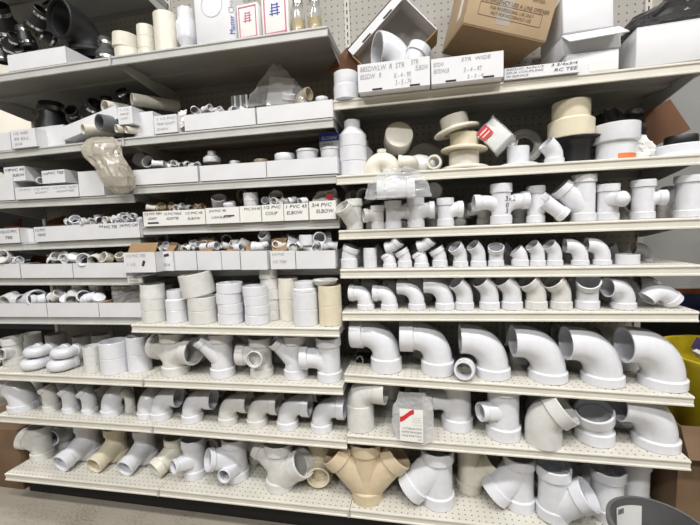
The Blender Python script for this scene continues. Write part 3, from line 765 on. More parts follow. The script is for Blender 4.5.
dr = put(('flange', dict(rd=1.25, H=.52, t=.12)), 'pvc_white', 'R2', 679, 84, 'large round white drain body with flared rim, right end', 'drain', y=.14, rot=0, name='floor_drain')
bc = put(('cap', dict(H=.75, dome=.02)), 'rubber', 'R2', 680, 36, 'black round cap lying on the white drain body', 'cap', y=.14, z=dr['top'], name='black_cap_fitting')
rt = tag(empty('cardboard_piece', tuple(at_y(668, 134, .26))), 'dark brown cardboard piece leaning at the back right', 'cardboard'); rt.rotation_euler = (math.radians(-12), math.radians(-24), 0)
obj('sheet', mesh_of('sheet', box(-.06, .07, 0, .006, -.02, .12), ['kraft_dark'], False), rt)

# --- top shelf: boxes
put(('reducer', dict(H0=1.05, H1=1.0, r1=.94, t=.06)), 'pvc_white', 'R1', 346.5, 25, 'stepped white coupling at the left end of the top right shelf', 'coupling', y=.03, name='stepped_coupling')
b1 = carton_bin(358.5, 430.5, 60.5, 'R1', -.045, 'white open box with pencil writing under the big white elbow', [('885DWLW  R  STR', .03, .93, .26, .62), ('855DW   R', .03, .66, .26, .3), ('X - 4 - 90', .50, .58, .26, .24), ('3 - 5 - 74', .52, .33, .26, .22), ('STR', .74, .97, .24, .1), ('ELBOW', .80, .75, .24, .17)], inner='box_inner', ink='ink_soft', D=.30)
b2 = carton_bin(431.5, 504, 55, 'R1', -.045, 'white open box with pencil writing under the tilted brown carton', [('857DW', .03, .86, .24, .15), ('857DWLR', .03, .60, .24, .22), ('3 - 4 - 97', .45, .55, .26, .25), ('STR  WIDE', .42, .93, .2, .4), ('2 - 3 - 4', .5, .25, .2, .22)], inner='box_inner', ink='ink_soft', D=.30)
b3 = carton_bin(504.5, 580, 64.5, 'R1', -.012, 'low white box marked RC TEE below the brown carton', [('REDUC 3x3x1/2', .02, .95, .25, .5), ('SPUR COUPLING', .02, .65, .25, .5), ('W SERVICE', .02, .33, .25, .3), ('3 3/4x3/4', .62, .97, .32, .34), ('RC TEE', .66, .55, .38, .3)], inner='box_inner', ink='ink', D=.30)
for b in (b1, b2):   # hand slots cut in the bottom edge
    for fx in (.2, .72): obj('slot', mesh_of('slot', box(fx * b['W'], fx * b['W'] + .035, -.001, .0, .002, .008), ['dark'], False), b['o'])
put(E90(sw=1.0, h0=.2, h1=0, s1=.15, hr=1.02), 'pvc_white', 'R1', 397, 36, 'large white elbow lying in the penciled box, mouth facing left', 'elbow', y=.08, z=b1['z'] + .085, rot=28, tilt=(0, 0), name='pipe_elbow')
put(E45(angle=30, h0=.8, h1=.9, sw=1.3), 'pvc_white', 'R1', 415, 24, 'white collared bend standing at the right end of the penciled box', 'elbow', y=.03, z=b1['z'] + .07, rot=200, name='pipe_elbow')
# white carton tipped on its corner, open towards the aisle
def tipped_tray(u, v, Y, w, h, dep, ang, label, m='box_white', inner='box_inner'):
    p = at_y(u, v, Y)
    rt = tag(empty('tipped_box', tuple(p)), label, 'box'); rt.rotation_euler = (0, math.radians(ang), 0)
    t = .004
    obj('back_panel', mesh_of('back_panel', box(-w / 2, w / 2, dep - t, dep, -h / 2, h / 2), [inner], False), rt)
    obj('side_panel', mesh_of('side_panel', box(-w / 2, w / 2, 0, dep - t, h / 2 - t, h / 2), [m], False), rt)
    obj('side_panel', mesh_of('side_panel', box(-w / 2, w / 2, 0, dep - t, -h / 2, -h / 2 + t), ['kraft'], False), rt)
    obj('side_panel', mesh_of('side_panel', box(-w / 2, -w / 2 + t, 0, dep - t, -h / 2 + t, h / 2 - t), ['kraft'], False), rt)
    obj('side_panel', mesh_of('side_panel', box(w / 2 - t, w / 2, 0, dep - t, -h / 2 + t, h / 2 - t), [m], False), rt)
    obj('front_flap', mesh_of('front_flap', box(-w / 2, w / 2, 0, t, h / 2 - .035, h / 2), [m], False), rt)
    for x in (-w * .28, w * .12): obj('slot', mesh_of('slot', box(x, x + .045, -.0008, 0, h / 2 - .033, h / 2 - .026), ['dark'], False), rt)
    return rt
tipped_tray(391, 40, .14, .29, .22, .12, -42, 'large white open box tipped on its corner behind the elbows')
tag(obj('cardboard_flap', mesh_of('cardboard_flap', xform(box(-.06, .06, 0, .006, -.05, .05), Matrix.Translation(tuple(at_y(345, 67, .17))) @ Matrix.Rotation(math.radians(-42), 4, 'Y')), ['kraft_dark'], False)), 'reddish brown cardboard flap behind the stepped coupling', 'cardboard')

# big brown carton, tilted and leaning forward over the boxes
def brown_carton():
    Y0 = .02
    A = Vector(at_y(463, 23, Y0)); B = Vector(at_y(546, 42, Y0 + .065))
    ex = (B - A); W = ex.length; ex.normalize()
    up = Vector((0.30, -.06, 1.0)); up = (up - up.dot(ex) * ex).normalized(); ey = up.cross(ex)
    M = Matrix((ex, ey, up)).transposed().to_4x4(); M.translation = A
    rt = empty('brown_carton'); rt.matrix_world = M
    tag(rt, 'big brown cardboard carton with printed warning, tilted over the boxes', 'box')
    H, D = .24, .30
    obj('body', mesh_of('body', bevel_box(0, W, 0, D, 0, H), ['kraft_light'], True, 50), rt)
    obj('bottom_flap', mesh_of('bottom_flap', box(.002, W - .002, .002, D / 2 - .001, -.003, 0), ['kraft'], False), rt)
    obj('bottom_flap', mesh_of('bottom_flap', box(.002, W - .002, D / 2 + .001, D - .002, -.003, 0), ['kraft'], False), rt)
    obj('tape', mesh_of('tape', box(W * .36, W * .52, -.0008, 0, .02, H), ['film_clear'], False), rt)
    obj('paper_label', mesh_of('paper_label', box(-.001, 0, .08, .12, .05, .16), ['paper'], False), rt)
    write(rt, 'THE EMERGENCY USE A LINE OPENER', W * .08, -.0014, .098, .019, 'ink_brown', wide=W * .86)
    write(rt, 'FOR PROFESSIONAL USE ONLY', W * .26, -.0014, .074, .015, 'ink_brown', wide=W * .52)
    write(rt, 'NOT FOR HOUSEHOLD USE', W * .28, -.0014, .058, .015, 'ink_brown', wide=W * .48)
    write(rt, 'ENTER', W * .72, -.0014, .125, .015, 'ink_brown', wide=W * .14)
    fr = join(box(W * .14, W * .88, -.001, 0, .0785, .0795), box(W * .14, W * .88, -.001, 0, .038, .039), box(W * .14, W * .143, -.001, 0, .038, .0795), box(W * .877, W * .88, -.001, 0, .038, .0795))
    obj('printed_frame', mesh_of('printed_frame', fr, ['ink_brown'], False), rt)
brown_carton()
def pixel_carton(u0, v0, u1, v1, Y, D, label, rot=(0, 0, 0), m='box_white', grp='plain white cartons on the top right shelf'):
    """carton whose front face has its lower left / upper right corners on these pixels at depth Y"""
    a = at_y(u0, v1, Y); b = at_y(u1, v0, Y)
    return carton(tuple(a), b[0] - a[0], D, b[2] - a[2], label, m, rot, group=grp)
X, Y, z = spot('R1', 566, .03)
c1 = carton((X, .03, z), .16, .25, .075, 'low white carton at the bottom of the white carton pile', rot=(0, 0, 0), group='white cartons on the top right shelf')
c2 = carton((X - .005, .05, z + .079), .185, .24, .065, 'white carton with raised flap, middle of the white carton pile', rot=(0, -4, 3), group='white cartons on the top right shelf')
obj('open_flap', mesh_of('open_flap', xform(box(0, .18, -.07, 0, 0, .003), Matrix.Translation((0, 0, .064)) @ Matrix.Rotation(math.radians(38), 4, 'X')), ['box_white'], False), c2)
c3 = carton((X + .002, .07, z + .162), .16, .22, .12, 'upright white carton on top of the white carton pile', rot=(0, -2, 2), group='white cartons on the top right shelf')
X, Y, z = spot('R1', 634, .02)
c4 = carton((X, .012, z + .001), min(.26, 1.205 - X), .26, .125, 'long white carton at the right end under black plastic', rot=(0, 0, -4), group='white cartons on the top right shelf')
p = at_y(668, 12, .12)
pts = [(X - .01, .02, z + .135), (X + .22, .0, z + .135), (X, .24, z + .135), (X + .22, .22, z + .135), (X + .03, .1, z + .20), (X + .18, .03, z + .26), (X + .18, .2, z + .26)]
tag(obj('black_bag', mesh_of('black_bag', crumple(pts, .02, 24, 3, 8), ['film_black'], True, 20)), 'crumpled black plastic bag on the long white carton', 'bag')
tag(obj('loose_card', mesh_of('loose_card', xform(box(0, .085, 0, .003, 0, .022), Matrix.Translation((spot('R1', 589, -.004)[0], -.004, z + .001))), ['paper'], False)), 'small white card strip standing at the shelf edge', 'card')

# --- seventh shelf (right)
put(E90(sw=1.15, h0=2.0, h1=.9, s0=0, hr=1.05), 'pvc_off', 'R7', 361, 27, 'tall white elbow turned right at the left end beside the bag', 'elbow', rot=172, name='pipe_elbow')
put(('tee', dict(H=4.0, h0=.85, h1=.8, br=(SAN(z=1.1, r=.75, L=1.2),))), 'pvc_white', 'R7', 457, 32, 'white tee behind the labelled bag with branch to the left', 'tee', y=.13, rot=10, name='tee_fitting')
put(('tee', dict(H=3.8, h0=.85, h1=.8, br=(WY(z=1.8, ang=88, r=.55, L=1.75, h=.45),))), 'pvc_white', 'R7', 503, 36, 'white tee with a small ringed branch pointing left', 'tee', y=.085, rot=24, name='tee_fitting')
put(E45(angle=50, h0=0, h1=.85, s0=1.0, sw=1.1, s1=.1), 'pvc_off', 'R7', 543, 38, 'big dull white bend with its collar tipped to the right', 'elbow', y=.055, rot=166, name='pipe_elbow')
put(E45(angle=22, h0=.8, h1=.75, sw=1.3, s0=.1), 'pvc_white', 'R7', 594, 42, 'stubby white bend with wide ring mouth facing up', 'elbow', y=.10, rot=60, name='pipe_elbow')
put(E90(sw=1.8, h0=.58, s0=0, h1=0, s1=.3), 'pvc_white', 'R7', 655, 52, 'huge white sweep elbow at the right end below the yellow tub', 'elbow', y=.095, rot=6, name='sweep_elbow')
for i, (u, w) in enumerate([(392, 22), (430, 24), (540, 30), (628, 30)]):
    put(('tee', dict(H=3.9, br=(SAN(),))), 'pvc_off', 'R7', u, w, 'white tee in the dark back row, %s from left, second shelf up' % NTH[i], 'tee', y=.28, rot=(i * 50), name='tee_fitting', group='back row of the seventh right shelf')
# labelled bag
X, Y, z = spot('R7', 413, .0)
rt = tag(empty('labelled_bag', (X, .008, z)), 'flat clear plastic bag with a red and white label, on the shelf edge', 'bag'); rt.rotation_euler = (math.radians(-7), 0, math.radians(-3)); rt.scale = (1.2, 1.0, 1.0); rt.location = (X, -.004, z - .012)
pts = [(-.055, 0, .012), (-.072, .01, .07), (-.068, .008, .13), (-.045, .012, .195), (.04, .012, .20), (.066, .005, .155), (.068, 0, .02), (.03, -.004, -.006), (-.03, .05, .05), (-.03, .05, .14), (.04, .05, .05), (.04, .05, .14)]
obj('plastic_film', mesh_of('plastic_film', crumple(pts, .004, 40, 4, 11), ['film_haze'], True, 8), rt)
obj('card_label', mesh_of('card_label', box(-.042, .034, -.0135, -.0125, .012, .138), ['paper'], False), rt)
n_ = 8; sv = []
for k in range(n_ + 1):
    t_ = k / n_; xx = -.041 + .046 * t_; zc = .096 + .032 * (t_ * t_ * (3 - 2 * t_)); sv += [(xx, -.0141, zc - .011 + .002 * t_), (xx, -.0141, zc + .010)]
obj('red_swoosh', mesh_of('red_swoosh', (sv, [(2 * k, 2 * k + 2, 2 * k + 3, 2 * k + 1) for k in range(n_)], None), ['red_print'], False), rt)
for k, (tx, zz, sz, wd) in enumerate([('PVC SOLVENT', .108, .006, .028), ('FITTING', .100, .006, .026), ('SCHEDULE 40', .092, .006, .03), ('1-1/2 INCH DWV', .080, .006, .032)]):
    write(rt, tx, .0, -.0141, zz, sz, 'ink_soft', wide=wd)
for k, (tx, zz) in enumerate([('1-1/2 TUBULAR X DWV', .068), ('ADAPTER TRAP BUSHING', .054), ('COLLE POUR TUYAU', .040)]):
    write(rt, tx, -.036, -.0141, zz, .0115, 'ink', wide=.066)
write(rt, 'NDS', .016, -.0141, .026, .009, 'red_print', wide=.014)
put(('sleeve', dict(H=1.0)), 'pvc_off', 'R7', 412, 34, 'white round fitting showing through the labelled bag', 'sleeve', y=.15, name='pipe_sleeve')

# --- base deck (right)
DW = ('tee', dict(H=4.3, h0=.85, h1=.85, br=(WY(z=1.0, L=3.35, h=.95), WY(z=1.0, az=180, L=3.35, h=.95))))
put(DW, 'pvc_tan', 'RB', 367.5, 31, 'large tan double wye standing across the deck joint', 'wye', y=.085, rot=4, name='double_wye')
# wyes standing on their run and branch mouths, apex up
def inv(u, w, m, lab, flip=1, rot=0, y=.12, H=3.95, L=2.8, s='RB', r=1.0, ang=135, zb=None):
    return put(('tee', dict(H=H, h0=.85, h1=.85, br=(WY(z=zb or H - 1.15, ang=ang, L=L, h=.85, r=r),))), m, s, u, w, lab, 'wye', y=y, rot=rot, name='wye_fitting')
inv(438, 33, 'pvc_white', 'white wye with its branch pointing down left beside the tan one', rot=6, y=.10)
put(('tee', dict(H=4.2, h0=.85, h1=.8, br=(WY(z=1.0, az=180, L=3.1, h=.85),))), 'pvc_ivory', 'RB', 469, 26, 'ivory wye between two white wyes, branch up to the right', 'wye', y=.20, rot=-12, name='wye_fitting')
inv(519, 33, 'pvc_white', 'white wye with branch down left, second from the tan one', rot=10, y=.13)
put(('tee', dict(H=3.75, h0=.85, h1=.8, br=(WY(z=.7, ang=52, az=180, L=2.7, h=.85),))), 'pvc_white', 'RB', 553, 36, 'white wye whose branch tips to the right, front of the deck', 'wye', y=.085, rot=-22, name='wye_fitting')
put(('tee', dict(H=3.6, h0=.85, h1=.75, br=(WY(z=.9, az=180, L=2.4),))), 'pvc_white', 'RB', 606, 38, 'white ring-mouthed wye just behind the grey bin', 'wye', y=.12, rot=100, name='wye_fitting')
put(('tee', dict(H=4.1, h0=.85, h1=.75, br=(SAN(az=180),))), 'pvc_white', 'RB', 634, 34, 'white tee at the far right end of the base deck', 'tee', y=.20, rot=75, name='tee_fitting')
for i, (u, w) in enumerate([(578, 28)]):
    put(('tee', dict(H=4.6, br=(WY(),))), 'pvc_off', 'RB', u, w, 'white wye half hidden at the back of the right base deck', 'wye', y=.27, rot=i * 90, name='wye_fitting', group='back row of the right base deck')

# ================================================================== MIDDLE BAY
# --- base deck
put(('tee', dict(H=4.0, h0=.8, h1=.8, br=(WY(z=1.5, ang=95, L=1.9, r=.9, h=.7, az=0),))), 'pvc_cream', 'MB', 321, 24, 'cream tee with its mouth facing the aisle beside the tan double wye', 'tee', y=.17, rot=100, name='tee_fitting')
put(('tee', dict(H=3.7, h0=.8, h1=.85, br=(WY(z=.9, ang=55, L=2.8, h=.85, r=.98, az=180), WY(z=2.1, ang=65, L=2.1, h=.6, r=.95)))), 'pvc_off', 'MB', 281, 29, 'large white cross fitting with a wide mouth tipped right', 'cross', y=.10, rot=-14, name='cross_fitting')
put(('tee', dict(H=3.9, h0=.8, h1=.85, br=(WY(z=1.9, ang=74, L=2.5, r=.85, h=.5), WY(z=1.3, ang=88, r=.55, L=2.0, h=.3, az=40)))), 'pvc_white', 'MB', 237, 26, 'white tee with one large and one small ring mouth', 'tee', y=.13, rot=48, name='double_tee')
put(('tee', dict(H=3.8, h0=.8, h1=.85, br=(WY(z=1.7, ang=86, L=2.1, r=.6, h=.4), ))), 'pvc_white', 'MB', 196, 25, 'white tee with a small ringed branch at its left', 'tee', y=.12, rot=62, name='tee_fitting')
put(('tee', dict(H=3.9, h0=.8, h1=.85, br=(WY(z=1.9, ang=80, L=2.0, r=.9, h=.6),))), 'pvc_off', 'MB', 217, 18, 'white tee in the second row behind the ringed tees', 'tee', y=.28, rot=100, name='tee_fitting')
inv(177, 22, 'pvc_ivory', 'ivory wye with its mouth down left on the deck joint', rot=66, y=.16, H=3.6, L=2.6, s='MB', r=.95, ang=110, zb=1.8)
# lying wyes with their mouths to the aisle (left base deck)
for u, w, m_, rot, lab in [(90, 27, 'pvc_white', 84, 'white wye with mouth down to the aisle, leftmost of its row'), (118, 24, 'pvc_cream', 86, 'cream wye with mouth to the aisle between two white ones'),
                           (147, 24, 'pvc_white', 87, 'white wye with mouth to the aisle right of the cream one')]:
    inv(u, w, m_, lab, rot=rot, y=.19, H=3.6, L=2.9, s='LB', r=.82, ang=103, zb=1.45)
put(('tee', dict(H=3.7, h0=.8, h1=.8, br=(WY(z=1.9, ang=80, L=2.1, h=.8),))), 'pvc_off', 'LB', 43, 26, 'white tee at the left end of the base deck, branch left', 'tee', y=.15, rot=12, name='tee_fitting')
put(('tee', dict(H=4.0, h0=.8, h1=.8, br=(SAN(az=180),))), 'pvc_white', 'LB', 66, 21, 'white tee behind the leftmost wye pointing at the aisle', 'tee', y=.27, rot=-80, name='tee_fitting')
for i, (u, w) in enumerate([(258, 20)]):
    put(('tee', dict(H=4.0, h0=.8, h1=.8, br=(SAN(),))), ['pvc_off', 'pvc_white'][i % 2], 'LB' if u < 160 else 'MB', u, w, 'white tee half hidden behind the large cross fitting', 'tee', y=.27, rot=(i * 77) % 360, name='tee_fitting', group='back row of left base decks')

# --- eighth shelf: elbows pointing right, bends on the left
G8 = 'elbows pointing right on the lowest middle shelf'
for i, (u, w, m_) in enumerate([(162, 23.5, 'pvc_white'), (193, 23, 'pvc_white'), (228.5, 21, 'pvc_off'), (257.5, 21.5, 'pvc_off'), (288, 22, 'pvc_white'), (322, 22, 'pvc_white')]):
    put(E90(sw=1.5, h0=.8, h1=.85 if i > 0 else .5, s0=.1, s1=.2), m_, 'M8', u, w, 'white elbow pointing right, %s from left on the lowest middle shelf' % NTH[i], 'elbow', rot=184 - i, y=.075, name='pipe_elbow', group=G8)
for i, (u, w) in enumerate([(178, 18), (208, 18), (243, 18), (272, 18), (303, 18), (336, 17)]):
    put(E90(sw=1.5, h0=.8, h1=.8), 'pvc_off', 'M8', u, w, 'white elbow in the back row of lowest middle shelf, %s from left' % NTH[i], 'elbow', rot=175, y=.23, name='pipe_elbow', group='back row of elbows pointing right')
G8b = 'bends on the lowest left shelf'
for i, (u, w, sh, rot, m_) in enumerate([(24, 34, E45(angle=60, sw=1.5, h1=.6, h0=.6), 10, 'pvc_white'), (52, 19.5, E45(angle=30, sw=1.5, h1=.7, h0=.9, s0=1.3), 10, 'pvc_off'), (71.5, 19, E45(angle=30, h0=.8, h1=.7, s0=1.3), 14, 'pvc_white'),
                                     (90.5, 18, E45(angle=40, h0=.8, h1=.7, s0=1.1), 10, 'pvc_white'), (112.5, 24, E90(h0=.7, h1=.6, sw=1.3, s0=.3), 250, 'pvc_white'), (131, 12, E45(angle=45, h0=1.2, h1=.9, s0=1.6), 0, 'pvc_off'), (148, 22, E90(h0=.7, h1=.6, sw=1.3, s0=.3), 260, 'pvc_white')]):
    lab = ['wide white bend at the left end of the lowest left shelf', 'dull white bend, second from left on the lowest left shelf', 'white bend, third from left on the lowest left shelf',
           'white bend, fourth from left on the lowest left shelf', 'rounded white bend facing the back on the lowest left shelf', 'slim white bend beside the rounded one, lowest left shelf', 'white bend at the right end of the lowest left shelf'][i]
    put(sh, m_, 'L8', u, w, lab, 'elbow', rot=rot, y=.08 if i != 5 else .11, name='pipe_bend', group=G8b)
for i, (u, w) in enumerate([(12, 18), (36, 18), (64, 18), (84, 18), (104, 18), (126, 18)]):
    put(E45(angle=45, h0=.8, h1=.7, s0=.3), 'pvc_off', 'L8', u, w, 'shaded white bend behind the others, %s from left, lowest left shelf' % NTH[i], 'elbow', rot=i * 40 - 60, y=.23, name='pipe_bend', group='back row of lowest left shelf')

# --- seventh shelf: tees and wyes
put(('tee', dict(H=3.5, h0=.75, h1=.8, br=(SAN(z=1.0, curve=(1.6, 62), L=.75, pre=.2), SAN(z=1.0, az=180, curve=(1.6, 62), L=.75, pre=.2)))), 'pvc_off', 'M7', 177, 30, 'white double sweep tee with a wide mouth on each side', 'tee', y=.085, rot=-14, name='double_tee')
put(('tee', dict(H=4.0, h0=.85, h1=.85, br=(WY(z=1.7, L=2.7, r=.62, h=.6),))), 'pvc_white', 'M7', 223.5, 26, 'white wye with slim branch up left beside the double tee', 'wye', y=.075, rot=34, name='wye_fitting')
put(('tee', dict(H=3.8, h0=.85, h1=.85, br=(WY(z=2.05, ang=88, L=2.3, r=.98, h=.9), WY(z=2.0, ang=85, az=88, L=1.75, r=.7, h=.45)))), 'pvc_off', 'M7', 262.5, 24, 'white corner tee with a ring mouth facing the aisle', 'tee', y=.085, rot=5, name='double_tee')
put(('tee', dict(H=4.0, h0=.85, h1=.85, br=(WY(z=1.7, L=2.7, r=.62, h=.6),))), 'pvc_white', 'M7', 296.5, 24.5, 'white wye with slim branch between the corner tee and last tee', 'wye', y=.085, rot=30, name='wye_fitting')
put(('tee', dict(H=3.9, h0=.85, h1=.85, br=(SAN(z=1.0, L=1.15, r=.96),))), 'pvc_white', 'M7', 330, 25, 'white sanitary tee at the right end, branch to the left', 'tee', y=.07, rot=6, name='tee_fitting')
for i, (u, w) in enumerate([(208, 20), (245, 20), (283, 20), (312, 20)]):
    put(('tee', dict(H=3.9, br=(SAN(),))), 'pvc_off', 'M7', u, w, 'white tee in the shaded back row, %s from left behind the wyes' % NTH[i], 'tee', y=.26, rot=i * 60, name='tee_fitting', group='back row of middle tees')
# left: sleeves, U-bends, tilted tee
GS = 'stacked sleeves'
def stack(s, u, w, n, H, m_, what, y=None, kind='sleeve', tilts=None, dx=None, cat='sleeve', rot=0):
    z = None; names = ['lowest', 'second', 'third', 'fourth', 'fifth'][:n]; names[-1] = 'topmost' if n > 1 else 'single'
    for i in range(n):
        sh = (kind, dict(H=H)) if kind in ('sleeve', 'coupling') else kind
        q = put(sh, m_, s, u + (dx[i] if dx else 0), w, '%s %s sleeve of the %s' % (names[i], {'pvc_cream': 'cream', 'pvc_ivory': 'ivory'}.get(m_, 'white'), what), cat, y=y, z=z, name='pipe_sleeve', group=GS, tilt=tilts[i] if tilts else (0, 0), rot=rot)
        z = q['top'] - (.002 if tilts and tilts[i] != (0, 0) else 0)
    return z
stack('L7', 94, 18.5, 3, 1.15, 'pvc_off', 'narrow three-high stack right of the U-bends', y=.06)
stack('L7', 116, 30, 2, 1.22, 'pvc_white', 'wide two-high stack by the narrow stack', y=.075)
stack('L7', 141, 25, 2, 1.6, 'pvc_white', 'two-high stack on the shelf joint beside the double tee', y=.10)
GU = 'white U-bends lying in two layers'
zl = None
us = [(40, 15.0, 'lower left'), (67, 15.0, 'lower right')]
lo = []
for u, w, nm in us:
    q = put(('ubend', dict(sw=1.25, tail=1.6)), 'pvc_white', 'L7', u + 9, w, 'white U-bend pipe, %s of the four lying bends' % nm, 'U-bend', y=.105, rot=0, tilt=(90, 0), name='u_bend', group=GU); lo.append(q)
for u, w, nm in [(44, 14.5, 'upper left'), (71, 14.5, 'upper right')]:
    put(('ubend', dict(sw=1.25, tail=1.6)), 'pvc_white', 'L7', u + 9, w, 'white U-bend pipe, %s of the four lying bends' % nm, 'U-bend', y=.12, rot=0, tilt=(90, 0), z=lo[0]['top'], name='u_bend', group=GU)
put(('tee', dict(H=3.4, h0=.9, h1=.9, br=(WY(z=1.6, ang=85, L=1.7, r=.62, h=.4),))), 'pvc_off', 'L7', 15, 24, 'white tee with a ring mouth at the left end by the U-bends', 'tee', y=.12, rot=100, name='tee_fitting')
for i, (u, w) in enumerate([(33, 22), (58, 22), (84, 20), (104, 22)]):
    stack('L7', u, w, 2, 1.3, 'pvc_off', '%s stack in the back behind the U-bends' % NTH[i], y=.25)

# --- sixth shelf (middle): sleeve stacks
GC = 'coupling stacks'
zz = stack('M6', 155.5, 26.5, 2, .98, 'pvc_off', 'leftmost stack on the sleeve shelf, below a tapered collar', y=.07)
put(('lathe', dict(prof=((0, .9), (0, 1.0), (.35, 1.0), (.5, .95), (1.2, .95), (1.2, .87)))), 'pvc_off', 'M6', 155.5, 26.5, 'tapered white collar topping the leftmost sleeve stack', 'collar', y=.07, z=zz, name='pipe_collar')
zz = stack('M6', 178.5, 23, 1, 1.15, 'pvc_white', 'second stack from left, under the white reducer', y=.07)
put(('reducer', dict(H0=.95, H1=.8, r1=.83, t=.12)), 'pvc_white', 'M6', 178.5, 23, 'white reducer topping the second stack on the sleeve shelf', 'reducer', y=.07, z=zz, name='pipe_reducer')
zz = stack('M6', 204, 30, 2, .92, 'pvc_off', 'wide third stack below the tipped sleeve', y=.065)
put(('sleeve', dict(H=1.4)), 'pvc_off', 'M6', 202, 34, 'wide white sleeve tipped on top of the third stack', 'sleeve', y=.075, z=zz - .006, tilt=(4, -8), name='pipe_sleeve')
stack('M6', 231.5, 26.5, 4, .78, 'pvc_white', 'four-high stack right of the tipped sleeve', y=.065, dx=(0, .5, -.5, .5))
stack('M6', 257.5, 24.5, 4, .78, 'pvc_white', 'four-high stack in front of the tall rear stack', y=.06, dx=(0, .5, 0, -.5))
stack('M6', 272, 19, 5, 1.08, 'pvc_off', 'tall five-high rear stack', y=.13, dx=(0, 0, 1, 0, -1))
stack('M6', 290, 20, 2, 2.1, 'pvc_ivory', 'yellowed two-high stack left of the bright one', y=.13)
zz = stack('M6', 306.5, 25, 2, 1.3, 'pvc_white', 'bright stack with a reducer collar near the cream stack', y=.055)
put(('reducer', dict(H0=.25, H1=.5, r1=.84, t=.1)), 'pvc_white', 'M6', 306.5, 24, 'white reducer collar on top of the bright stack', 'reducer', y=.055, z=zz, name='pipe_reducer')
zz = stack('M6', 331, 23, 2, 1.7, 'pvc_cream', 'two-high stack at the right end under the dish', y=.06)
put(('lathe', dict(prof=((0, .3), (0, .8), (.12, .95), (.42, 1.1), (.42, 1.03), (.16, .88)))), 'pvc_off', 'M6', 327, 26, 'shallow white dish on top of the cream stack', 'dish', y=.065, z=zz, name='shallow_dish')
for i, (u, w) in enumerate([(168, 18), (192, 18), (247, 19), (312, 18)]):
    stack('M6', u, w, 2, 1.7, 'pvc_off', 'rear stack, %s from left on the sleeve shelf' % NTH[i], y=.24)

# --- fifth shelf (middle): row of small open boxes
G = 'small white boxes on the fifth middle shelf'
M5 = [(125, 156.5, -.07, 'white box with black mark jutting out over the shelf edge', [('1/2 PVC TEE', .08, .93, .2, .6), ('1 1/2', .08, .5, .2, .25)]),
      (161, 174.5, -.02, 'narrow white box with a small black smudge', [('3/4', .2, .4, .2, .5)]), (175, 197.5, -.01, 'plain white box right of the narrow smudged box', []),
      (198, 222, -.01, 'plain white box, middle of three plain ones under the kraft flaps', []), (222.5, 241, -.005, 'plain white box left of the one with two elbows', []),
      (241.5, 268, -.02, 'white box holding two crossed small elbows', []), (271, 296, -.01, 'white box with faint pencil lines, second from the right end', [('3/4 PVC', .06, .9, .2, .5), ('1/2 TEE', .06, .5, .2, .55)]),
      (296.5, 336, -.01, 'plain white box at the right end filled with couplings', [])]
for i, (a, b, y, lab, ln) in enumerate(M5):
    q = carton_bin(a, b, 252.5 if i == 0 else 251.5 - i * .1, 'M5', y - .08, lab, ln, group=G, ink='ink_soft')
    if i < 2: obj('black_mark', mesh_of('black_mark', xform(box(-.006, .006, -.0012, 0, -.012, .012), Matrix.Translation((q['W'] * (.62 if i == 0 else .5), 0, q['h'] * (.45 if i == 0 else .8))) @ Matrix.Rotation(.4 if i == 0 else 1.4, 4, 'Y')), ['ink'], False), q['o'])
    if i in (0, 1, 2, 3, 4, 5, 6):
        h = q['h']; fl = .068 if i else .06
        f = xform(box(.004, q['W'] * (.9 if i == 0 else .62), 0, .004, 0, fl), Matrix.Translation((0, .014 + .008 * (i % 3), h * .85)) @ Matrix.Rotation(math.radians(-30 - 8 * (i % 3)), 4, 'X') @ Matrix.Rotation(math.radians((-14, 10, -8)[i % 3] if i else 0), 4, 'Y'))
        obj('flap', mesh_of('flap', f, ['kraft'], False), q['o'])
tag(obj('price_tag', mesh_of('price_tag', box(*sorted((spot('M5', 127.5, -.11)[0], spot('M5', 142, -.11)[0])), -.004, -.003, 1.163, 1.195), ['paper'], False)), 'white price tag with black lettering hanging below the jutting box', 'tag')
_pt = bpy.data.objects['price_tag']
write(_pt, '1/2 PVC', spot('M5', 128.5, -.11)[0], -.0045, 1.193, .014, 'ink', wide=.045); write(_pt, 'TEE BOX', spot('M5', 129, -.11)[0], -.0045, 1.179, .014, 'ink', wide=.045)
SM = [('coupling', dict(H=2.0, w=.2, n=14)), ('sleeve', dict(H=1.4, w=.18, n=14)), ('ell', dict(angle=90, sw=1.3, h0=.8, h1=.8, n=14)), ('tee', dict(H=3.2, h0=.7, h1=.7, n=14, br=(dict(z=1.6, ang=90, L=1.7, h=.6),))), ('cap', dict(H=1.2, n=16)), ('ell', dict(angle=45, sw=1.4, h0=.8, h1=.8, n=14))]
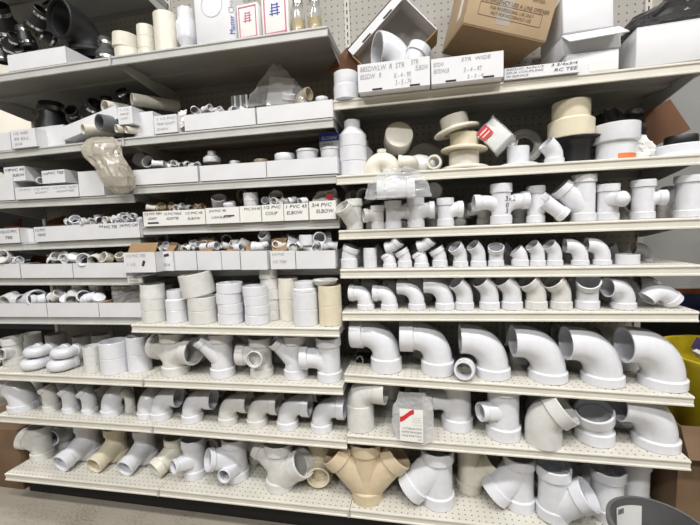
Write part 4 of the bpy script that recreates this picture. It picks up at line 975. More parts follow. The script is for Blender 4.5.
for (u, v, w, k, Y, rot, tl, lab) in [
        (265, 238, 12, 5, .08, 30, (60, 20), 'small white bend on top in the two-elbow box'), (261, 247, 12, 2, .07, 10, (90, 0), 'small white elbow with dark mouth in the two-elbow box'),
        (292, 242, 14, 0, .09, -50, (75, 0), 'white coupling lying mouth left in the pencil-line box'), (306.5, 240, 15, 1, .06, 0, (0, 0), 'upright white sleeve with printing in the right end box'),
        (323, 238, 13, 2, .08, 200, (90, 0), 'white elbow with round mouth, upper in the right end box'), (322, 247, 12, 0, .06, -30, (85, 0), 'white coupling mouth to aisle, lower in the right end box'),
        (284, 246, 9, 1, .07, 0, (0, 0), 'low pale pink sleeve by the kraft flap in pencil-line box'), (214, 246, 10, 0, .06, 70, (88, 0), 'white coupling lying in the middle plain box'),
        (205, 247, 9, 0, .06, 80, (88, 0), 'second small white coupling in the middle plain box'), (194, 244, 9, 1, .07, 20, (30, 0), 'white sleeve tipped beside the kraft flap of plain box'), (163, 240, 14, 0, .15, 30, (60, 0), 'hazy white coupling behind the narrow smudged box'),
        (236, 243, 10, 1, .08, 0, (0, 0), 'white sleeve standing in the box left of two elbows'), (227, 240, 11, 0, .12, 20, (80, 0), 'white coupling with round mouth beside the kraft flap'), (204, 241, 10, 4, .12, 0, (20, 0), 'small white cap behind the kraft flap of middle plain box')]:
    hang(SM[k], 'pvc_white', u, v, Y, w, lab, ['coupling', 'sleeve', 'elbow', 'tee', 'cap', 'elbow'][k], rot=rot, tilt=tl, name='small_' + ['coupling', 'sleeve', 'elbow', 'tee', 'cap_fitting', 'elbow'][k])

# --- fourth shelf (middle): lettered boxes
G = 'lettered white boxes on the fourth middle shelf'
M4 = [(144, 206, 210.5, 'long lettered white box, leftmost of the lettered row', [('1/2 PVC FEM', .02, .95, .24, .28), ('ADAPT', .08, .62, .24, .15), ('1/2 PVC MALE', .34, .9, .24, .28), ('ADAPTER', .38, .58, .24, .2), ('1/2 PVC 45', .68, .88, .24, .27), ('ELBOW', .72, .52, .24, .2)]),
      (206.5, 240, 207.5, 'white box with faint lettering and a black scratched line', [('3/4 PVC 90', .1, .9, .22, .5), ('1x3/4 ELBOW', .15, .5, .22, .6)]),
      (240.5, 262, 206, 'white box lettered PVC under the upright coupling', [('PVC 3/4 90', .2, .92, .22, .75)]),
      (262.5, 284, 204.5, 'white box lettered PVC COUP under the tipped ring', [('1/2 PVC', .05, .95, .24, .8), ('COUP', .15, .6, .26, .55)]),
      (284.5, 309, 203.5, 'white box lettered PVC 45 ELBOW under the kraft flap', [('1 PVC 45', .05, .95, .26, .85), ('ELBOW', .1, .6, .28, .65)]),
      (309.8, 336.5, 201, 'white box lettered PVC ELBOW at the right end', [('3/4 PVC', .08, .92, .28, .75), ('ELBOW', .25, .58, .28, .65)])]
for i, (a, b, vt, lab, ln) in enumerate(M4):
    q = carton_bin(a, b, vt, 'M4', -.012 - .005 * (i % 2), lab, ln, group=G, m='paper')
    if i in (0, 1):
        obj('scratched_line', mesh_of('scratched_line', box(q['W'] * (.07 if i == 0 else .55), q['W'] * (.25 if i == 0 else .85), -.0012, 0, q['h'] * .16 if i == 0 else q['h'] * .42, q['h'] * .27 if i == 0 else q['h'] * .50), ['ink'], False), q['o'])
    if i in (0, 4):
        for k in range(2 if i == 0 else 1):
            f = xform(box(0, .05, 0, .004, 0, .04), Matrix.Translation((q['W'] * (.3 + .4 * k if i == 0 else .2), .10, q['h'] * .9)) @ Matrix.Rotation(-.5, 4, 'X') @ Matrix.Rotation(.4, 4, 'Y'))
            obj('flap', mesh_of('flap', f, ['kraft'], False), q['o'])
for (u, v, w, k, Y, rot, tl, lab, m_) in [
        (219.5, 202, 16, 1, .08, 25, (38, 0), 'white ring sleeve tipped in the scratched-line box', 'pvc_white'), (243, 197, 13, 0, .2, 20, (75, 0), 'dark mouthed grey coupling behind the upright one', 'pvc_off'),
        (251, 200, 16, 0, .06, 0, (6, 0), 'upright white coupling in the PVC box', 'pvc_white'), (277, 199, 15, 1, .08, 20, (60, -20), 'white sleeve tipped with its mouth up in the COUP box', 'pvc_off'),
        (230, 206, 13, 4, .06, 0, (20, 0), 'white domed cap just showing above the scratched-line box', 'pvc_white'), (305, 204, 7, 4, .05, 0, (0, 0), 'tiny white cap above the 45 ELBOW box', 'pvc_white')]:
    nm = ['coupling', 'sleeve', 'elbow', 'tee', 'cap', 'elbow'][k]
    hang(SM[k], m_, u, v, Y, w, lab, nm, rot=rot, tilt=tl, name={'cap': 'small_cap_fitting'}.get(nm, 'small_' + nm))
p = at_y(325, 197, .09)
rt = tag(empty('red_printed_bag', tuple(p)), 'crumpled plastic bag with red print on the right end lettered box', 'bag')
obj('plastic_film', mesh_of('plastic_film', crumple([(-.065, -.03, -.03), (.06, -.03, -.03), (-.06, .05, -.03), (.06, .05, -.03), (-.03, 0, .025), (.045, 0, .035), (.01, .03, .02)], .012, 42, 3, 14), ['paper'], True, 15), rt)
obj('red_print', mesh_of('red_print', xform(box(.015, .04, -.034, -.032, -.006, .016), Matrix.Rotation(.3, 4, 'Y')), ['red_print'], False), rt)

# --- third shelf (middle)
G = 'low white boxes on the third middle shelf'
for a, b, vt, lab in [(134, 198.5, 168, 'low white box beside the hanging beige bag'), (200.5, 266.8, 163.8, 'low white box below the hexagonal adapter'), (267.3, 338, 158.8, 'low white box under the round caps and blue carton')]:
    q = carton_bin(a, b, vt, 'M3', -.005, lab, group=G)
for (u, v, w, sh, Y, rot, tl, lab, cat) in [
        (150, 163, 14, SM[1], .07, 8, (80, 0), 'white ring sleeve facing the aisle, left low box', 'sleeve'), (163, 166, 9, SM[0], .07, 60, (80, 0), 'white coupling lying beside the ring sleeve', 'coupling'),
        (172, 165, 8, SM[2], .08, 100, (90, 0), 'tiny white elbow in the middle of left low box', 'elbow'), (183, 166, 7, SM[3], .08, 40, (90, 0), 'tiny white tee at the right of left low box', 'tee'), (192, 167, 7, SM[0], .06, 20, (80, 0), 'tiny white coupling at right end of left low box', 'coupling'),
        (235, 164, 11, SM[4], .07, 0, (0, 0), 'flat white cap just showing in the hexagonal adapter box', 'cap'), (285, 159, 21, ('cap', dict(H=1.0, n=24, dome=.06)), .07, 0, (0, 0), 'round white cap, left of the flanged cap', 'cap'), (141, 160, 16, SM[4], .2, 0, (70, 0), 'grey shaded cap behind the ring sleeve', 'cap')]:
    hang(sh, 'pvc_white', u, v, Y, w, lab, cat, rot=rot, tilt=tl, name={'cap': 'small_cap_fitting'}.get(cat, 'small_' + cat))
hang(('lathe', dict(prof=((0, .8), (0, .92), (.75, .95), (.8, 1.0), (.95, 1.0), (1.0, .95), (1.0, .05), (.9, .05), (.9, .8)))), 'pvc_white', 307.5, 156, .07, 23, 'round white flanged cap between the plain cap and blue carton', 'cap', name='flanged_cap_fitting')
hang(('lathe', dict(prof=((0, .8), (0, .92), (.75, .95), (.8, 1.0), (.95, 1.0), (1.0, .95), (1.0, .05), (.9, .05), (.9, .8)))), 'pvc_white', 330, 153.5, .07, 20, 'round white flanged cap under the blue topped carton', 'cap', name='flanged_cap_fitting')
hang(('cap', dict(H=.5, dome=.2, n=24)), 'pvc_tan', 261, 161, .1, 15, 'tan round lid showing above the middle low box', 'lid', name='tan_lid')
o = hang(('lathe', dict(prof=((0, .8), (0, .95), (.1, 1.0), (.55, 1.0), (.7, .72), (.8, .72), (.8, .1), (0, .1)))), 'pvc_white', 212, 159.5, .06, 18, 'white hexagonal topped plug adapter in the middle low box', 'adapter', name='plug_adapter', single=False)
hexv = [(.5 * math.cos(k * math.pi / 3 + .3), .5 * math.sin(k * math.pi / 3 + .3), z) for z in (.8, 1.35) for k in range(6)]
obj('hex_head', mesh_of('hex_head', (hexv, [tuple(range(6, 12))] + [(k, (k + 1) % 6, 6 + (k + 1) % 6, 6 + k) for k in range(6)], None), ['pvc_white'], False), o)
a_ = at_y(319.5, 150, .085); b_ = at_y(338.5, 132, .085)
rt = carton(tuple(a_), b_[0] - a_[0], .05, b_[2] - a_[2], 'small blue and white carton standing on a round cap', 'paper', name='small_carton')
W_ = b_[0] - a_[0]; H_ = b_[2] - a_[2]
obj('blue_band', mesh_of('blue_band', box(0, W_, -.001, .0, H_ * .5, H_), ['blue_print'], False), rt)
write(rt, 'SLOAN', W_ * .12, -.0018, H_ * .82, H_ * .3, 'paper', wide=W_ * .76); write(rt, 'A-36-A', W_ * .2, -.0012, H_ * .4, H_ * .16, 'ink', wide=W_ * .5)

# --- second shelf (middle)
G = 'low white boxes on the second middle shelf'
q1 = carton_bin(155, 178, 115, 'L2' if False else 'M2', -.005, 'small white box with a lettered label left of the long white boxes', [('1 1/2 PVC', .1, .9, .2, .8), ('TRAP ADAPT', .1, .62, .2, .8), ('DWV', .1, .32, .2, .5)], group=G, ink='ink_soft', D=.25)
q2 = carton_bin(185, 256, 111.5, 'M2', -.003, 'long white box left of the one holding the clear bag', group=G)
q3 = carton_bin(257.5, 333.5, 103.5, 'M2', -.003, 'long white box at the right end under the clear bag', group=G)
p = at_y(277, 100, .1)
rt = tag(empty('clear_bag', tuple(p)), 'large clear plastic bag peaked over the long white boxes', 'bag')
pts = [(-.15, -.02, -.02), (.14, -.02, -.03), (-.14, .1, -.03), (.13, .1, -.03), (-.13, .02, .03), (-.02, .02, .165), (.0, .05, .165), (.09, .02, .07), (.12, .06, .0)]
obj('plastic_film', mesh_of('plastic_film', crumple(pts, .012, 30, 4, 21), ['film_clear'], True, 8), rt)
obj('paper_insert', mesh_of('paper_insert', xform(box(-.06, .05, .03, .034, -.03, .10), Matrix.Rotation(.2, 4, 'Y')), ['paper'], False), rt)
hang(('coupling', dict(H=1.5, w=.2)), 'pvc_white', 288.5, 99, .045, 14, 'small white coupling standing before the clear bag', 'coupling', rot=10, tilt=(25, 10), name='small_coupling', single=False)
hang(('ell', dict(angle=90, sw=1.2, h0=.7, h1=.7, n=18)), 'pvc_cream', 303, 98, .12, 13, 'yellowed elbow at the right edge of the clear bag', 'elbow', rot=160, tilt=(0, 0), name='small_elbow', single=False)
hang(('cap', dict(H=.8)), 'pvc_white', 322, 100, .06, 13, 'white cap above the right end of the long white box', 'cap', name='small_cap_fitting', single=False)
p = at_y(240, 102, .09)
rt = tag(empty('wrapped_parts', tuple(p)), 'small clear wrapped bundle of grey ribbed parts left of the clear bag', 'bundle')
for k in range(6): obj('rib', mesh_of('rib', xform(join(*[g for _, g in pipe(L=6, n=10)[1]]), Matrix.Translation((-.035 + .013 * k, 0, -.03)) @ Matrix.Scale(.0055, 4) @ Matrix.Scale(1.7, 4, (0, 0, 1))), ['pvc_off' if k % 2 else 'pvc_grey']), rt)
tag(obj('crumpled_wrap', mesh_of('crumpled_wrap', crumple([tuple(at_y(u, v, Y)) for u, v in ((178, 112), (187, 109), (184, 128), (179, 128)) for Y in (.0, .1)], .01, 45, 3, 25), ['paper'], True, 15)), 'crumpled pale paper between the lettered and long white box', 'wrapper')
tag(obj('crumpled_wrap', mesh_of('crumpled_wrap', crumple([tuple(at_y(u, v, Y)) for u, v in ((195, 110), (222, 107), (222, 114), (195, 116)) for Y in (.08, .16)], .01, 45, 3, 27), ['paper'], True, 15)), 'crumpled pale paper lying in the left long white box', 'wrapper')

# --- top shelf (middle)
z1 = shelf_z('M1', -.8)
zz = put(('sleeve', dict(H=1.0)), 'pvc_ivory', 'M1', 130, 29, 'lower ivory sleeve of the leftmost pair on the top shelf', 'sleeve', y=.085, name='pipe_sleeve')['top']
put(('sleeve', dict(H=1.05)), 'pvc_ivory', 'M1', 128, 29, 'upper ivory sleeve tipped on the leftmost pair', 'sleeve', y=.085, z=zz, tilt=(0, 6), name='pipe_sleeve')
zz = None
for i in range(3):
    zz = put(('sleeve', dict(H=1.25)), 'pvc_ivory', 'M1', 149, 20, '%s ivory sleeve of the narrow stack beside the tall tube' % ['lowest', 'middle', 'topmost'][i], 'sleeve', y=.09, z=zz, name='pipe_sleeve')['top']
put(('sleeve', dict(H=3.4, w=.06)), 'pvc_ivory', 'M1', 169, 26, 'tall plain ivory tube on the top shelf', 'tube', y=.075, name='pipe_tube')
put(('lathe', dict(prof=((0, .64), (0, .72), (.9, .72), (1.3, .98), (1.45, 1.0), (2.9, 1.0), (3.2, .8), (4.2, .8), (4.2, .7), (1.2, .64)))), 'pvc_white', 'M1', 189, 22, 'bulging white reducer between the ivory tube and white carton', 'reducer', y=.075, name='pipe_reducer')
def flat_box(u0, u1, v0, s, y, D, lab, m='box_white', rz=0, cat='box', name='carton', grp=None):
    X0, Y, z0 = spot(s, u0, y); X1 = spot(s, u1, y)[0]
    h = at_y((u0 + u1) / 2, v0, Y)[2] - z0
    z0 = max(z0, shelf_z(s, X1)) + .001
    return carton((X0, Y, z0), (X1 - X0) / math.cos(math.radians(rz)), D, h, lab, m, (0, 0, rz), name=name, cat=cat, group=grp), (X1 - X0), h
rt, W_, H_ = flat_box(197, 236, -9, 'M1', .02, .22, 'white carton with blue vertical lettering on the top shelf')
write(rt, 'Master', W_ * .84, -.0012, H_ * .12, H_ * .17, 'ink_blue', ry=-90, wide=H_ * .36)
write(rt, 'Clear', W_ * .84, -.0012, H_ * .52, H_ * .17, 'ink_soft', ry=-90, wide=H_ * .3)
rg = sweep(Path([('s', 1)]), [(0, .26), (0, .27), (.004, .27), (.004, .26)], 24)
obj('printed_ring', mesh_of('printed_ring', xform(rg, Matrix.Translation((W_ * .45, -.001, H_ * .75)) @ Matrix.Rotation(math.pi / 2, 4, 'X') @ Matrix.Scale(W_, 4) @ Matrix.Scale(.1, 4, (0, 0, 1))), ['ink_soft']), rt)
for a, b, vt, yy, lab in [(238.5, 260, 4, .03, 'smaller pink-bordered carton beside the lettered white one'), (263, 290, -6, .03, 'larger pink-bordered carton beside the glass jars')]:
    rt, W_, H_ = flat_box(a, b, vt, 'M1', yy, .10, lab, 'paper', rz=-4, grp='pink-bordered cartons')
    f = join(box(W_ * .08, W_ * .92, -.001, 0, H_ * .06, H_ * .10), box(W_ * .08, W_ * .92, -.001, 0, H_ * .90, H_ * .94), box(W_ * .08, W_ * .13, -.001, 0, H_ * .06, H_ * .94), box(W_ * .87, W_ * .92, -.001, 0, H_ * .06, H_ * .94))
    obj('pink_border', mesh_of('pink_border', f, ['pink_print'], False), rt)
    for k in range(4): obj('emblem_stroke', mesh_of('emblem_stroke', box(W_ * (.30 + .03 * k), W_ * (.70 - .05 * (k % 2)), -.001, 0, H_ * (.52 + .07 * k), H_ * (.545 + .07 * k)), ['ink_blue' if a > 250 else 'pink_print'], False), rt)
    for k in range(2): obj('emblem_stroke', mesh_of('emblem_stroke', box(W_ * (.38 + .2 * k), W_ * (.42 + .2 * k), -.001, 0, H_ * .48, H_ * .78), ['ink_blue' if a > 250 else 'pink_print'], False), rt)
for u, lab in ((299, 'glass jar of golden granules, left of the pair'), (315.5, 'glass jar of golden granules, right of the pair at the shelf end')):
    o = put(('lathe', dict(prof=((0, .1), (0, .85), (.1, 1.0), (3.0, 1.0), (3.6, .75), (4.0, .75), (4.0, .70), (3.55, .70), (2.95, .95), (.1, .95), (.06, .1)))), 'glass', 'M1', u, 14, lab, 'jar', y=.04, name='glass_jar', group='glass jars')
    obj('granules', mesh_of('granules', sweep(Path([('s', 1)]), [(.1, .02), (.1, .94), (1.9, .94), (2.0, .02)], 20), ['gold_grain']), o['o'])
    obj('lid', mesh_of('lid', sweep(Path([('s', 1)]), [(3.95, .02), (3.95, .8), (4.6, .8), (4.65, .02)], 20), ['steel']), o['o'])
    for k in range(8):
        a = k * math.pi / 4
        obj('rib', mesh_of('rib', xform(box(-.05, .05, -.03, .03, 1.3, 2.9), Matrix.Rotation(a, 4, 'Z') @ Matrix.Translation((0, -1.0, 0))), ['glass'], False), o['o'])

# ================================================================== LEFT BAY
# --- top shelf: black rubber couplings with steel clamps
def rubber(u, w, lab, y=.08, rot=0, tilt=(0, 0), H=2.6, r1=.8, s='L1', m='rubber', hangv=None, name='rubber_coupling'):
    pr = ((0, .88), (0, .96), (.05, 1.0), (H * .42, 1.0), (H * .58, r1), (H - .05, r1), (H, r1 - .04), (H, r1 - .12), (H * .5, r1 - .1), (H * .4, .88))
    sh = ('lathe', dict(prof=pr))
    if hangv is None: o = put(sh, m, s, u, w, lab, 'rubber coupling', y=y, rot=rot, tilt=tilt, name=name)['o']
    else: o = hang(sh, m, u, hangv, SHELF[s][2] + y, w, lab, 'rubber coupling', rot=rot, tilt=tilt, name=name, single=False)
    for zc, rr in ((H * .22, 1.0), (H * .80, r1)):
        cl = obj('clamp', mesh_of('clamp', sweep(Path([('s', 1)]), [(zc - .16, rr - .01), (zc - .16, rr + .025), (zc + .16, rr + .025), (zc + .16, rr - .01)], 28), ['steel']), o)
        obj('clamp_screw', mesh_of('clamp_screw', box(-.22, .22, -rr - .16, -rr - .01, zc - .13, zc + .13), ['steel'], False), cl)
    return o
rubber(107, 21, 'grey rubber coupling with two steel clamps on the shelf joint', y=.06, H=2.9, r1=.62, m='rubber_grey')
hang(E90(sw=1.15, h0=.3, h1=.3, hr=1.12, n=30, w=.16), 'rubber', 80, 32, .10, 44, 'large black rubber elbow with its mouth towards the aisle', 'rubber elbow', rot=80, tilt=(0, -6), name='rubber_elbow', single=False)
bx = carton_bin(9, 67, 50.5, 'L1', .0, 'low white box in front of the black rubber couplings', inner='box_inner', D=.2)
for i, (u, v, w, rot, tl, lab) in enumerate([(38, 20, 22, 40, (40, 40), 'black rubber coupling with bright clamp tipped in the middle of the box'), (27, 38, 20, 10, (10, -10), 'black rubber coupling standing behind the white box'), (47, 37, 15, -20, (80, 0), 'small black rubber coupling showing its round mouth'),
                                            (12, 44, 20, 60, (60, 30), 'black rubber coupling at the left behind the box'), (4, 22, 30, 20, (50, 20), 'big black rubber coupling at the far left'), (2, 55, 16, 0, (0, 0), 'black rubber coupling standing left of the white box'), (54, 52 - 40, 16, 0, (60, 0), 'dim black rubber coupling high behind the big elbow'), (20, 52, 14, 30, (70, 10), 'black rubber coupling low behind the white box with clamp')]):
    rubber(u, w, lab, y=.11 + .03 * (i % 3), rot=rot, tilt=tl, hangv=v)

# --- second shelf (left)
G = 'white boxes on the second left shelf'
a1 = carton_bin(-6, 12, 133, 'L2', .0, 'greyish white box at the far left of the second shelf', group=G, inner='box_inner')
a2 = carton_bin(12.5, 37, 129, 'L2', -.012, 'white box with a pencilled paper label, second shelf left', [('1/2 ABS', .08, .9, .22, .6), ('90 ELL', .1, .6, .22, .6), ('3/4', .1, .3, .2, .3)], group=G, inner='box_inner', ink='ink_soft', D=.24)
a3 = carton_bin(37.5, 66, 126, 'L2', .04, 'grey-sided white box behind the slanting white box', group=G, inner='box_inner', D=.2)
A_ = Vector(at_y(64, 140, .0)); B_ = Vector(at_y(119, 118, .0)); ex = B_ - A_; W_ = ex.length
rt = empty('slanting_box', tuple(A_)); rt.rotation_euler = (0, -math.atan2(ex.z, ex.x), 0); tag(rt, 'white box lying on a slant across the black parts', 'box')
obj('front_panel', mesh_of('front_panel', box(0, W_, 0, .004, 0, .055), ['box_white'], False), rt); obj('bottom', mesh_of('bottom', box(0, W_, .004, .12, 0, .004), ['box_white'], False), rt)
for x in (0, W_ - .004): obj('side_panel', mesh_of('side_panel', box(x, x + .004, .004, .12, .004, .055), ['box_white'], False), rt)
obj('back_panel', mesh_of('back_panel', box(.004, W_ - .004, .116, .12, .004, .055), ['box_inner'], False), rt)
carton_bin(120, 134.5, 106.5, 'L2', -.02, 'white box with pencilled end raised above the pipe ends', [('1 1/2', .1, .9, .15, .6), ('PIPE', .15, .65, .15, .6), ('CAP', .15, .4, .15, .5)], group=G, inner='box_inner', ink='ink_soft', vb=124, D=.26)
carton_bin(134.8, 155, 112, 'M2', .02, 'greyish box between the raised box and lettered box', group=G, inner='box_inner', D=.22)
for u, v, w, m_, L, rot, tl, Y, lab in [(103, 130.5, 12, 'pvc_ivory', 7, 25, (-84, 0), .04, 'ivory pipe end lying beside the black pipe'), (119, 125, 18, 'pvc_grey', 5, 15, (-85, 0), .04, 'dark grey pipe end between two ivory pipes'), (133, 130, 9, 'pvc_ivory', 8, 25, (-85, 0), .03, 'thin ivory pipe end right of the dark pipe'),
                                    (141, 131, 8, 'pvc_ivory', 8, 25, (-85, 0), .03, 'thinnest ivory pipe end under the greyish box'), (123, 110, 14, 'pvc_ivory', 6, 15, (-85, 0), .10, 'ivory pipe end above the dark pipe')]:
    hang(('pipe', dict(L=L)), m_, u, v, Y, w, lab, 'pipe', rot=-rot, tilt=tl, name='pipe_length', single=False)
hang(('pipe', dict(L=7.5)), 'pvc_ivory', 156, 103, .13, 13, 'ivory pipe slanting back over the boxes', 'pipe', rot=-35, tilt=(-88, 0), name='pipe_length', single=False)
for i, (u, v, w, rot, tl, lab) in enumerate([(53, 121, 34, 0, (0, 0), 'black rubber coupling with a bright band, second shelf left'), (76, 117, 18, 20, (70, 0), 'black rubber coupling with dark mouth facing left'), (92, 113, 22, 40, (50, 40), 'black rubber coupling with slanting bright clamp'), (107, 106, 15, 0, (20, 20), 'black rubber coupling by the raised box'), (126, 98, 14, 0, (50, 0), 'small black rubber coupling behind the ivory pipe ends')]):
    rubber(u, w, lab, y=.15, rot=rot, tilt=tl, s='L2', hangv=v)

# --- third shelf (left)
G = 'lettered white boxes on the third left shelf'
lo = carton_bin(16, 79, 186, 'L3', -.01, 'long low lettered white box in front of the small lettered boxes', [('1/2 PVC', .05, .9, .24, .2), ('1/2 PVC', .3, .9, .24, .25), ('ADAPT', .32, .6, .24, .2), ('1/2 PVC SLIP', .6, .92, .24, .36), ('ADAPTER', .66, .62, .24, .28)], group=G, inner='box_inner', ink='ink_soft', D=.06)
carton_bin(7.5, 28.5, 166.5, 'L3', .0, 'small white box lettered PVC 45 ELBOW standing high on the left', [('1/2', .03, .9, .22, .2), ('PVC 45', .25, .9, .26, .7), ('ELBOW', .4, .52, .26, .55)], group=G, inner='box_inner', vb=181, D=.24)
carton_bin(44.5, 67.5, 170, 'L3', .0, 'small white box lettered PVC TEE in the middle', [('1/2', .03, .85, .22, .18), ('PVC TEE', .25, .9, .28, .7)], group=G, inner='box_inner', vb=183, D=.24)
carton_bin(80, 105, 171, 'L3', -.005, 'plain white box under the hanging beige bag', group=G, inner='box_inner', D=.25)
carton_bin(-8, 15, 178, 'L3', -.005, 'greyish white box at the left end of the third shelf', group=G, inner='box_inner', D=.25)
hang(SM[0], 'pvc_white', 40, 181, .05, 9, 'small white coupling between the two high lettered boxes', 'coupling', rot=60, tilt=(85, 0), name='small_coupling')
hang(SM[2], 'pvc_grey', 3, 170, .06, 9, 'small grey elbow at the far left of the third shelf', 'elbow', rot=60, tilt=(85, 0), name='small_elbow')
# hanging beige bag
bg = film_tube([(100, 138, 13, -.02, .02), (101, 146, 22, -.035, .03), (103, 156, 19, -.045, .035), (111, 166, 17, -.045, .045), (118, 178, 17, -.04, .05), (121, 187, 14, -.035, .045), (121, 193, 5, -.03, .02)], 12, 3)
tag(obj('beige_bag', mesh_of('beige_bag', bg, ['film_beige'], True, 22)), 'crumpled translucent beige plastic bag hanging over the third shelf', 'bag')

# --- fourth shelf (left)
G = 'lettered white boxes on the fourth left shelf'
carton_bin(-4, 20.5, 228.5, 'L4', -.01, 'white box lettered PVC TEE at the left end of the fourth shelf', [('1/2x1/2 PVC', .2, .9, .26, .7), ('TEE', .4, .5, .26, .3)], group=G)
carton_bin(21, 35, 229, 'L4', .03, 'plain greyish box between the two lettered ones', group=G, inner='box_inner')
carton_bin(35.5, 140.5, 224.5, 'L4', -.012, 'very long lettered white box filled with small fittings', [('1/2 PVC', .01, .9, .24, .1), ('CROSS', .03, .58, .24, .08), ('3/4', .63, .92, .22, .04), ('PVC TEE', .68, .88, .26, .12), ('3/4 PVC CAP', .82, .92, .26, .17)], group=G)
for i, (u, v, w, k, rot, tl, lab) in enumerate([(76, 221, 13, 1, 30, (55, 0), 'white sleeve tipped in the left half of the long lettered box'), (84, 222, 10, 1, -20, (50, 0), 'white sleeve with round mouth beside the tipped one'), (100, 219, 12, 0, 0, (10, 0), 'grey shaded coupling standing in the long lettered box'), (111, 222, 9, 4, 0, (10, 0), 'small white cap left of the fitting pile'),
                                             (118, 219, 8, 2, 40, (80, 0), 'small white elbow, left of the pile in the long box'), (124, 216, 8, 3, 120, (80, 0), 'small white tee on top of the pile'), (130, 218, 8, 2, 200, (80, 0), 'small white elbow, right of the pile in the long box'), (121, 223, 8, 3, 20, (90, 0), 'small white tee at the front of the pile'), (139, 220, 9, 4, 0, (20, 0), 'white cap at the right end of the long lettered box'), (69, 223, 9, 0, 60, (88, 0), 'small white coupling left of the tipped sleeves')]):
    nm = ['coupling', 'sleeve', 'elbow', 'tee', 'cap', 'elbow'][k]
    hang(SM[k], 'pvc_off' if i == 2 else 'pvc_white', u, v, .05 + (.04 if i == 2 else 0), w, lab, nm, rot=rot, tilt=tl, name={'cap': 'small_cap_fitting'}.get(nm, 'small_' + nm))
for u, v, lab in ((12, 222, 'brown cardboard flap sticking up at the far left box'), (55, 219, 'dark brown cardboard flap in the long lettered box')):
    p = at_y(u, v + 4, .12)
    tag(obj('cardboard_flap', mesh_of('cardboard_flap', xform(box(-.05, .05, 0, .004, -.05, .03), Matrix.Translation(tuple(p)) @ Matrix.Rotation(-.5, 4, 'X') @ Matrix.Rotation(-.3, 4, 'Y')), ['kraft_dark'], False)), lab, 'cardboard')

# --- fifth and sixth shelves (left)
G = 'low white boxes on the fifth left shelf'
for a, b, vt, lab in [(-5, 21, 264, 'low white box at the left end of the fifth shelf'), (21.8, 73.5, 264, 'long low white box in the middle of the fifth left shelf'), (74, 127, 263, 'long low white box beside the jutting black-marked box')]:
    carton_bin(a, b, vt, 'L5', -.01, lab, group=G)
for i, (u, v, w, k, rot, tl, m_, lab) in enumerate([(57, 258, 14, 1, 30, (50, 20), 'pvc_off', 'tipped grey white sleeve in the middle fifth shelf box'), (66, 257, 14, 1, -10, (60, 0), 'pvc_white', 'white ring sleeve with blue-grey mouth, fifth left shelf'), (75, 258, 14, 4, 20, (40, 20), 'pvc_white', 'white cap tipped at the joint of the two long boxes'), (87, 260, 16, 5, 60, (80, 0), 'pvc_white', 'white bend lying in the right fifth shelf box'),
                                                (106.5, 258, 14, 1, -10, (70, 0), 'pvc_ivory', 'ivory ring sleeve facing the aisle, fifth left shelf'), (121, 258, 11, 0, 20, (40, 0), 'pvc_ivory', 'ivory coupling at the right of the fifth left shelf'), (8, 258, 18, 5, 60, (70, 0), 'pvc_off', 'grey white bend in the left end box, fifth shelf'), (18, 261, 12, 0, 70, (80, 0), 'pvc_white', 'white coupling low at the left end box, fifth shelf')]):
    nm = ['coupling', 'sleeve', 'elbow', 'tee', 'cap', 'elbow'][k]
    hang(SM[k], m_, u, v, .05, w, lab, nm, rot=rot, tilt=tl, name={'cap': 'small_cap_fitting'}.get(nm, 'small_' + nm))
p = at_y(40, 262, .12)
tag(obj('cardboard_flap', mesh_of('cardboard_flap', xform(box(-.07, .07, 0, .004, -.03, .035), Matrix.Translation(tuple(p)) @ Matrix.Rotation(-.6, 4, 'X') @ Matrix.Rotation(.1, 4, 'Y')), ['kraft_dark'], False)), 'brown cardboard flap standing in the middle fifth shelf box', 'cardboard')
G = 'low white boxes on the sixth left shelf'
for a, b, vt, lab in [(-4, 47.8, 303.5, 'long low white box at the left end of the sixth shelf'), (48.3, 99.5, 303, 'long low white box in the middle of the sixth left shelf'), (100, 144, 303, 'low white box with film-wrapped parts, sixth left shelf')]:
    carton_bin(a, b, vt, 'L6', -.008, lab, group=G)
for i, (u, v, w, k, rot, tl, m_, lab) in enumerate([(35, 299, 24, 1, 70, (80, 0), 'pvc_white', 'large white sleeve lying in the left sixth shelf box'), (20, 301, 18, 1, 80, (85, 0), 'pvc_white', 'white sleeve lying low at the left, sixth shelf'), (57, 296, 14, 1, 60, (40, 30), 'pvc_off', 'grey sleeve tipped with dark mouth, sixth left shelf'), (68, 300, 16, 4, 20, (40, 0), 'pvc_white', 'white cap lying in the middle sixth shelf box'),
                                                (80, 290, 17, 0, 0, (5, 0), 'pvc_off', 'grey white coupling standing behind, middle of sixth left shelf'), (97, 290, 16, 0, 0, (8, 0), 'pvc_off', 'grey white coupling standing at the right of its twin'), (88, 300, 14, 1, 80, (80, 0), 'pvc_white', 'white sleeve lying before the standing couplings'), (99, 299, 14, 4, 30, (40, 20), 'pvc_white', 'white cap tipped at the box joint, sixth left shelf'), (119, 291, 16, 0, 0, (0, 0), 'pvc_off', 'grey coupling inside clear film, sixth left shelf')]):
    nm = ['coupling', 'sleeve', 'elbow', 'tee', 'cap', 'elbow'][k]
    hang(SM[k], m_, u, v, .045 + (.06 if v < 294 else 0), w, lab, nm, rot=rot, tilt=tl, name={'cap': 'small_cap_fitting'}.get(nm, 'small_' + nm), single=False)
tag(obj('film_bag', mesh_of('film_bag', crumple([tuple(at_y(u, v, Y)) for u, v in ((112, 287), (140, 285), (141, 306), (112, 306)) for Y in (.06, .18)], .014, 40, 3, 41), ['film_haze'], True, 15)), 'crumpled clear film around parts at the right of sixth left shelf', 'bag')
p = at_y(6, 300, .12)
